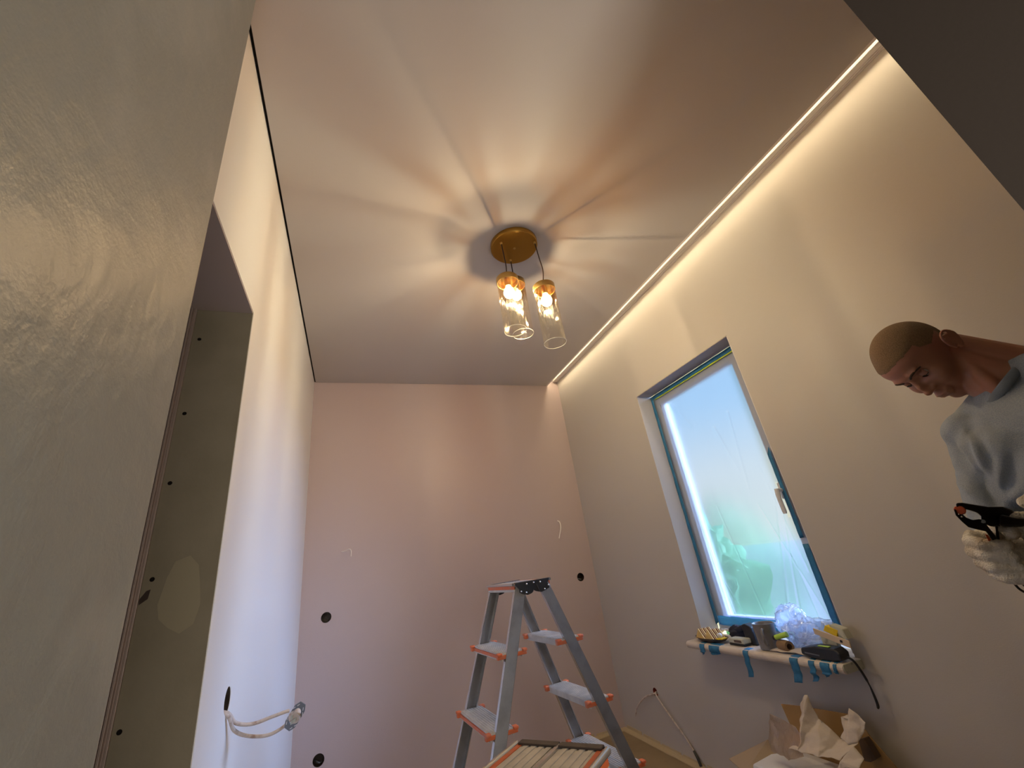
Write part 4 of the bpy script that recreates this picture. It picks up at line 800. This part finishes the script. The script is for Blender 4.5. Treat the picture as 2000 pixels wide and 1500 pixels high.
ear(1); ear(-1)
bo = remesh(body, 'body', 'skin', .0032, 2)
# eyes, lids, brows
for sx_ in (-1, 1):
    ec = (sx_*.031, .0735, -.001)
    ey = MB().ball(hd(*ec), .0118*HS, 16).build('eye', 'eye', parent=person, smooth='all')
    MB().lathe([(0, .0006), (.0035, .0005), (.0058, 0)], hd(ec[0], ec[1]+.0113, ec[2]-.0052), 16, axis=HF-HU*.45).build('iris', 'iris', parent=ey)
    lid = MB(); vs = []
    for i in range(9):
        for j in range(17):
            a = -1.25+2.5*j/16; b = math.radians(78-i*11.8)
            R3 = .0128; vs.append(hd(ec[0]+R3*math.sin(a)*math.cos(b*0+0)*1.02*math.cos(b*.3), ec[1]+R3*math.cos(a)*math.cos(b), ec[2]+R3*math.sin(b)))
    lid.add(vs, [(i*17+j, i*17+j+1, (i+1)*17+j+1, (i+1)*17+j) for i in range(8) for j in range(16)]).build('eyelid', 'skin', parent=person, smooth='all', solid=.0008)
    lash = MB().tube([hd(ec[0]+.0130*math.sin(a), ec[1]+.0131*math.cos(a), ec[2]-.0040) for a in np.linspace(-1.15, 1.15, 11)], .0007, 6).build('eyelash', 'brow', parent=person)
    MB().tube(spline([hd(sx_*.013, .0985, .0165), hd(sx_*.024, .0985, .0225), hd(sx_*.036, .0925, .0240), hd(sx_*.050, .0755, .0190)], 6), [.0018]+[.0028]*12+[.002]*5+[.0012], 8).build('eyebrow', 'brow', parent=person, smooth=True)
# lips tinted, buzz-cut cap
G = Ph; nrm_ = D
sel = []
def hairmask(p):
    x, y, z = p; ax = abs(x)
    line = .068-.10*max(0, ax-.045)-(0.0 if y > .03 else 0)
    if y > .03: return z > .066-.35*max(0, ax-.040)
    if y > -.002: return z > .012+(y*.9)
    return z > -.050 + max(0, -.0-y)*.05 if ax < .07 and y < -.03 else z > -.012
hv = []; hidx = {}; hf = []
mask = np.zeros((NT, NPh), bool)
for i in range(NT):
    for k in range(NPh): mask[i, k] = hairmask(G[i, k]) and not (abs(G[i, k, 0]) > .066 and -.045 < G[i, k, 1] < .004 and G[i, k, 2] < .020)
for i in range(NT-1):
    for k in range(NPh):
        q = [(i, k), (i+1, k), (i+1, (k+1) % NPh), (i, (k+1) % NPh)]
        if all(mask[a] for a in q):
            f = []
            for a in q:
                if a not in hidx:
                    nb = sum(mask[min(max(a[0]+di, 0), NT-1), (a[1]+dk) % NPh] for di in (-2, 0, 2) for dk in (-2, 0, 2))/9
                    hidx[a] = len(hv); hv.append(hd(*(G[a]+D[a]*(-.0012+.0026*nb))))
                f.append(hidx[a])
            hf.append(tuple(f))
MB().add(hv, hf).build('hair', 'hair', parent=person, smooth='all', label='close-shaved brown hair')
# shirt
shirt = MB(); trunk(shirt, .020)
for S_, E_, W_2 in ((SR, ER, WR_), (SL, EL, WL_)):
    shirt.capsule(S_, E_, .060, .048, 18).capsule(E_, E_.lerp(W_2, .5), .051, .045, 18).capsule(E_.lerp(W_2, .5), W_2+(E_-W_2)*.12, .045, .034, 18)
shirt.capsule(SR+V(-.01, .0, .0), V(1.475, .50, .03), .060, .065, 16).capsule(SL+V(-.01, .0, .0), V(1.475, .35, .03), .060, .065, 16)
shirt.capsule(NB+V(.006, -.006, -.034), C7+V(-.03, .02, -.034), .058, .056, 18).capsule(NB+V(-.006, .002, -.040), NB+V(.02, -.02, -.07), .062, .075, 18).capsule(NB+V(-.02, .02, -.05), V(1.46, .47, .15), .045, .055, 16)
FOLD = [(V(1.4200,0.5927,0.1444), V(1.4200,0.5827,0.0533), .010, -.010), (V(1.4200,0.5820,0.0659), V(1.4200,0.5669,-0.0314), .013, -.015), (V(1.4200,0.5782,0.1343), V(1.4200,0.5809,0.0466), .006, .007),
        (V(1.4200,0.5494,0.1610), V(1.4200,0.5823,0.1049), .007, .009), (V(1.4200,0.5486,0.1407), V(1.4200,0.5609,0.0481), .008, .010), (V(1.4200,0.5365,0.1432), V(1.4200,0.5466,0.0325), .010, -.008),
        (V(1.4200,0.5298,0.0649), V(1.4200,0.5600,-0.0244), .010, .013), (V(1.4200,0.5600,-0.0244), V(1.4200,0.5086,0.0064), .011, .012), (V(1.4200,0.4800,0.1056), V(1.4200,0.5321,0.0113), .016, -.010), (V(1.4200,0.4785,0.0809), V(1.4200,0.5289,-0.0466), .018, .010),
        (V(1.4200,0.6230,0.0435), V(1.4200,0.5961,-0.0181), .007, .007), (V(1.4200,0.6142,0.0740), V(1.4200,0.5814,0.0034), .006, -.006)]
def wr_post(me):
    n_ = len(me.vertices); co = np.empty(n_*3); me.vertices.foreach_get('co', co); co = co.reshape(-1, 3); no = np.empty(n_*3); me.vertices.foreach_get('normal', no); no = no.reshape(-1, 3)
    wo_ = np.array(WLOC['person']) - np.array((0, 0, EYE)); w_ = co+wo_; d = np.zeros(n_)
    for a, b, wd, am in FOLD:
        a = np.array(a); b = np.array(b); ab = b-a; wf = w_*(1.42/w_[:, :1]); t = np.clip(((wf-a)@ab)/(ab@ab), 0, 1); dist = np.linalg.norm(wf-a-t[:, None]*ab, axis=1); d += (no[:, 0] < .1)*am*np.exp(-(dist/wd)**2)*np.sin(math.pi*np.clip(t*.9+.08, 0, 1))
    for i in range(n_):
        p = V(*w_[i]); d[i] += .006*noise.noise(V(p.x*9, p.y*9, p.z*5))+.0025*noise.noise(p*26)
    me.vertices.foreach_set('co', (co+no*d[:, None]).ravel()); me.update()
remesh(shirt, 'shirt', 'shirt', .0065, 4, post=wr_post)
# ribbed neckline
ax_ = (hd(0, -.03, -.03)-NB).normalized(); cN = NB+V(-.004, .002, -.008); u_ = V(-1, .55, -.55); u_ = (u_-ax_*u_.dot(ax_)).normalized(); v_ = ax_.cross(u_)
cl = MB(); vs = []; n = 60; q_ = 10
for k in range(n):
    a = 2*math.pi*k/n; r1, r2 = .061, .060; c_ = cN+u_*(math.cos(a)*r1)+v_*(math.sin(a)*r2)+ax_*(-.012*math.cos(a)+.0)
    for j in range(q_):
        b = 2*math.pi*j/q_; vs.append(c_+(u_*math.cos(a)+v_*math.sin(a))*.0045*math.cos(b)+ax_*.011*math.sin(b))
cl.add(vs, [(k*q_+j, ((k+1) % n)*q_+j, ((k+1) % n)*q_+(j+1) % q_, k*q_+(j+1) % q_) for k in range(n) for j in range(q_)]).build('collar', 'collar', parent=person, smooth='all')
# trousers and boots
tr_m = MB(); tr_m.ball((PEL.x, PEL.y, PEL.z-.02), (.118, .160, .095), 20)
for h_, k_, a_ in zip(HIP, KNE, ANK): tr_m.capsule(h_, k_, .092, .072, 18).capsule(k_, a_, .070, .060, 18)
remesh(tr_m, 'trousers', 'trouser', .010, 3)
for a_ in ANK:
    b_ = MB().capsule(a_+V(.0, 0, .06), a_+V(.01, 0, -.02), .046, .046).capsule(a_+V(.04, 0, -.033), a_+V(-.14, 0, -.036), .040, .038)
    bb_ = remesh(b_, 'boot', 'boot', .008, 3)
    zs_ = [v.co.z for v in bb_.data.vertices]
    for v in bb_.data.vertices: v.co.z = max(v.co.z, .002)

# gloves with five fingers each
def glove(parts, name, lab, sh=(0, 0, 0)):
    g = MB(); parts = [([V(q)+V(sh) for q in pts], rs) for pts, rs in parts]
    for pts, rs in parts:
        for a, b, ra, rb in zip(pts[:-1], pts[1:], rs[:-1], rs[1:]): g.capsule(a, b, ra, rb, 12)
    def post(me):
        for v in me.vertices:
            p = v.co*1.0; d = .0016*noise.noise(p*55)+.0010*noise.noise(p*160); v.co = v.co+v.normal*d
    o = remesh(g, name, 'glove', .0024, 2, post=post); o['label'] = lab; return o
R1 = [([WR_+V(.03, .01, .005), WR_, V(1.205, .548, -.104)], [.034, .033, .032]),
      ([WR_+V(-.005, .0, .0), V(1.185, .552, -.080)], [.028, .020]), ([WR_+V(-.005, .0, .0), V(1.185, .550, -.125)], [.028, .020]), ([V(1.20, .55, -.080), V(1.20, .548, -.128)], [.022, .022])]
fz = [(-.072, .0), (-.092, .003), (-.112, .001), (-.131, -.006)]; rads = [.0125, .0130, .0125, .0112]
for (z, e), r in zip(fz, rads):
    R1.append(([V(1.182, .560+e, z), V(1.150, .553+e*1.2, z-.006), V(1.130, .527+e, z-.013), V(1.140, .500+e, z-.018)], [r+.001, r, r*.95, r*.85]))
R1.append(([V(1.205, .540, -.085), V(1.180, .520, -.062), V(1.160, .500, -.062), V(1.146, .486, -.070)], [.016, .014, .013, .0115]))
GS = V(.004, -.020, .0)
R1 = [([q if q is WR_ else q+GS for q in pts], rs) for pts, rs in R1]
glove(R1, 'glove', 'right-hand knitted glove gripping the lower clamp handle')
L1 = [([WL_+V(.03, -.01, .005), WL_, V(1.235, .415, -.046)], [.033, .032, .031]), ([WL_, V(1.218, .432, -.030)], [.026, .020]), ([WL_, V(1.222, .425, -.070)], [.026, .020])]
for (z, e), r in zip([(-.052, .006), (-.066, .003), (-.080, -.003), (-.093, -.010)], [.0115, .0118, .0112, .010]):
    L1.append(([V(1.214, .430+e, z), V(1.184, .452+e, z-.002), V(1.164, .474+e, z+.002), V(1.160, .487+e, z+.004)], [r+.001, r, r*.95, r*.85]))
L1.append(([V(1.240, .405, -.022), V(1.212, .425, -.014), V(1.192, .446, -.019), V(1.181, .462, -.026)], [.016, .0145, .013, .011]))
glove(L1, 'glove', 'left-hand knitted glove holding the upper clamp handle', (.012, -.020, .004))

# spring clamp
cp_ = thing('spring_clamp', (1.1496,0.4822,-0.0389), 'black spring clamp with orange-red pads held in the gloved hands', 'clamp')
fwd = V((1.4369,0.6175,-0.0705)).normalized()
MB().prism([(1.0693,0.4851,-0.0045), (1.0817,0.4807,-0.0060), (1.1036,0.4747,-0.0127), (1.1270,0.4683,-0.0196), (1.1533,0.4590,-0.0232), (1.1709,0.4557,-0.0316), (1.1768,0.4566,-0.0388), (1.1610,0.4678,-0.0485), (1.1509,0.4758,-0.0566), (1.1335,0.4825,-0.0552), (1.1158,0.4848,-0.0447), (1.1145,0.4803,-0.0340), (1.1083,0.4796,-0.0270), (1.0936,0.4827,-0.0207), (1.0819,0.4854,-0.0161), (1.0705,0.4885,-0.0126)], fwd*.022).build('upper_jaw', 'clamp', parent=cp_, bevel=.003)
MB().prism([(1.1228,0.4570,-0.0345), (1.1486,0.4506,-0.0438), (1.1872,0.4392,-0.0535), (1.2086,0.4330,-0.0594), (1.2088,0.4382,-0.0704), (1.1874,0.4456,-0.0673), (1.1446,0.4593,-0.0586), (1.1232,0.4665,-0.0550)], fwd*.030).build('upper_handle', 'clamp', parent=cp_, bevel=.004)
MB().prism([(1.0615,0.4894,-0.0142), (1.0662,0.4885,-0.0162), (1.0699,0.4905,-0.0238), (1.0772,0.4882,-0.0253), (1.0838,0.4886,-0.0321), (1.0955,0.4867,-0.0383), (1.1071,0.4820,-0.0386), (1.1144,0.4800,-0.0408), (1.1233,0.4822,-0.0533), (1.1366,0.4852,-0.0714), (1.1441,0.4880,-0.0837), (1.1587,0.4859,-0.0921), (1.1659,0.4874,-0.1015), (1.1590,0.4921,-0.1054), (1.1444,0.4963,-0.1015), (1.1310,0.4905,-0.0775), (1.1198,0.4875,-0.0615), (1.1045,0.4914,-0.0562), (1.0885,0.4951,-0.0499), (1.0767,0.4946,-0.0384), (1.0656,0.4933,-0.0260)], fwd*.018).build('lower_jaw', 'clamp', parent=cp_, bevel=.003)
MB().prism([(1.1434,0.4805,-0.0548), (1.1483,0.4788,-0.0555), (1.1537,0.4920,-0.0880), (1.1468,0.4937,-0.0856)], fwd*.008).build('spring_leg', 'clamp', parent=cp_, bevel=.001)
MB().lathe([(0, -.011), (.0072, -.010), (.0082, -.006), (.0082, .010), (0, .011)], V((1.0724,0.4866,-0.0179))+fwd*.012, 20, axis=fwd).build('jaw_pad', 'clamp_tip', parent=cp_, smooth=True)
MB().prism([(1.1206,0.4914,-0.0653), (1.1264,0.4904,-0.0682), (1.1384,0.4945,-0.0875), (1.1473,0.4961,-0.0987), (1.1429,0.4984,-0.0997), (1.1326,0.4972,-0.0881)], fwd*.006).build('grip_inlay', 'clamp_tip', parent=cp_, bevel=.001)
MB().ball(V((1.0684,0.4891,-0.0246)), 0.0014, 10).build('rivet', 'rivet', parent=cp_, smooth='all')
MB().ball(V((1.0735,0.4893,-0.0296)), 0.0018, 10).build('rivet', 'rivet', parent=cp_, smooth='all')
MB().ball(V((1.1485,0.4665,-0.0472)), 0.0016, 10).build('rivet', 'rivet', parent=cp_, smooth='all')
MB().lathe([(0, -.001), (.0035, -.001), (.0035, .024), (0, .024)], V((1.1130,0.4807,-0.0435)), 16, axis=fwd).build('pivot_pin', 'steel_dark', parent=cp_)
tag(MB().tube(spline([(1.2355,0.5419,-0.1581), (1.2298,0.5377,-0.1641), (1.2392,0.5380,-0.1780), (1.2561,0.5363,-0.1893)]), .0022, 8).build('cord_end', 'tool_black'), 'dark cord hanging from the right-hand glove', 'cord')
tag(MB().tube(spline([(1.2068,0.5052,-0.1303), (1.2056,0.5131,-0.1459), (1.2110,0.5181,-0.1611), (1.2223,0.5189,-0.1727)]), .0022, 8).build('cord_end', 'tool_black'), 'dark cord curling down at the right edge beside the glove', 'cord')
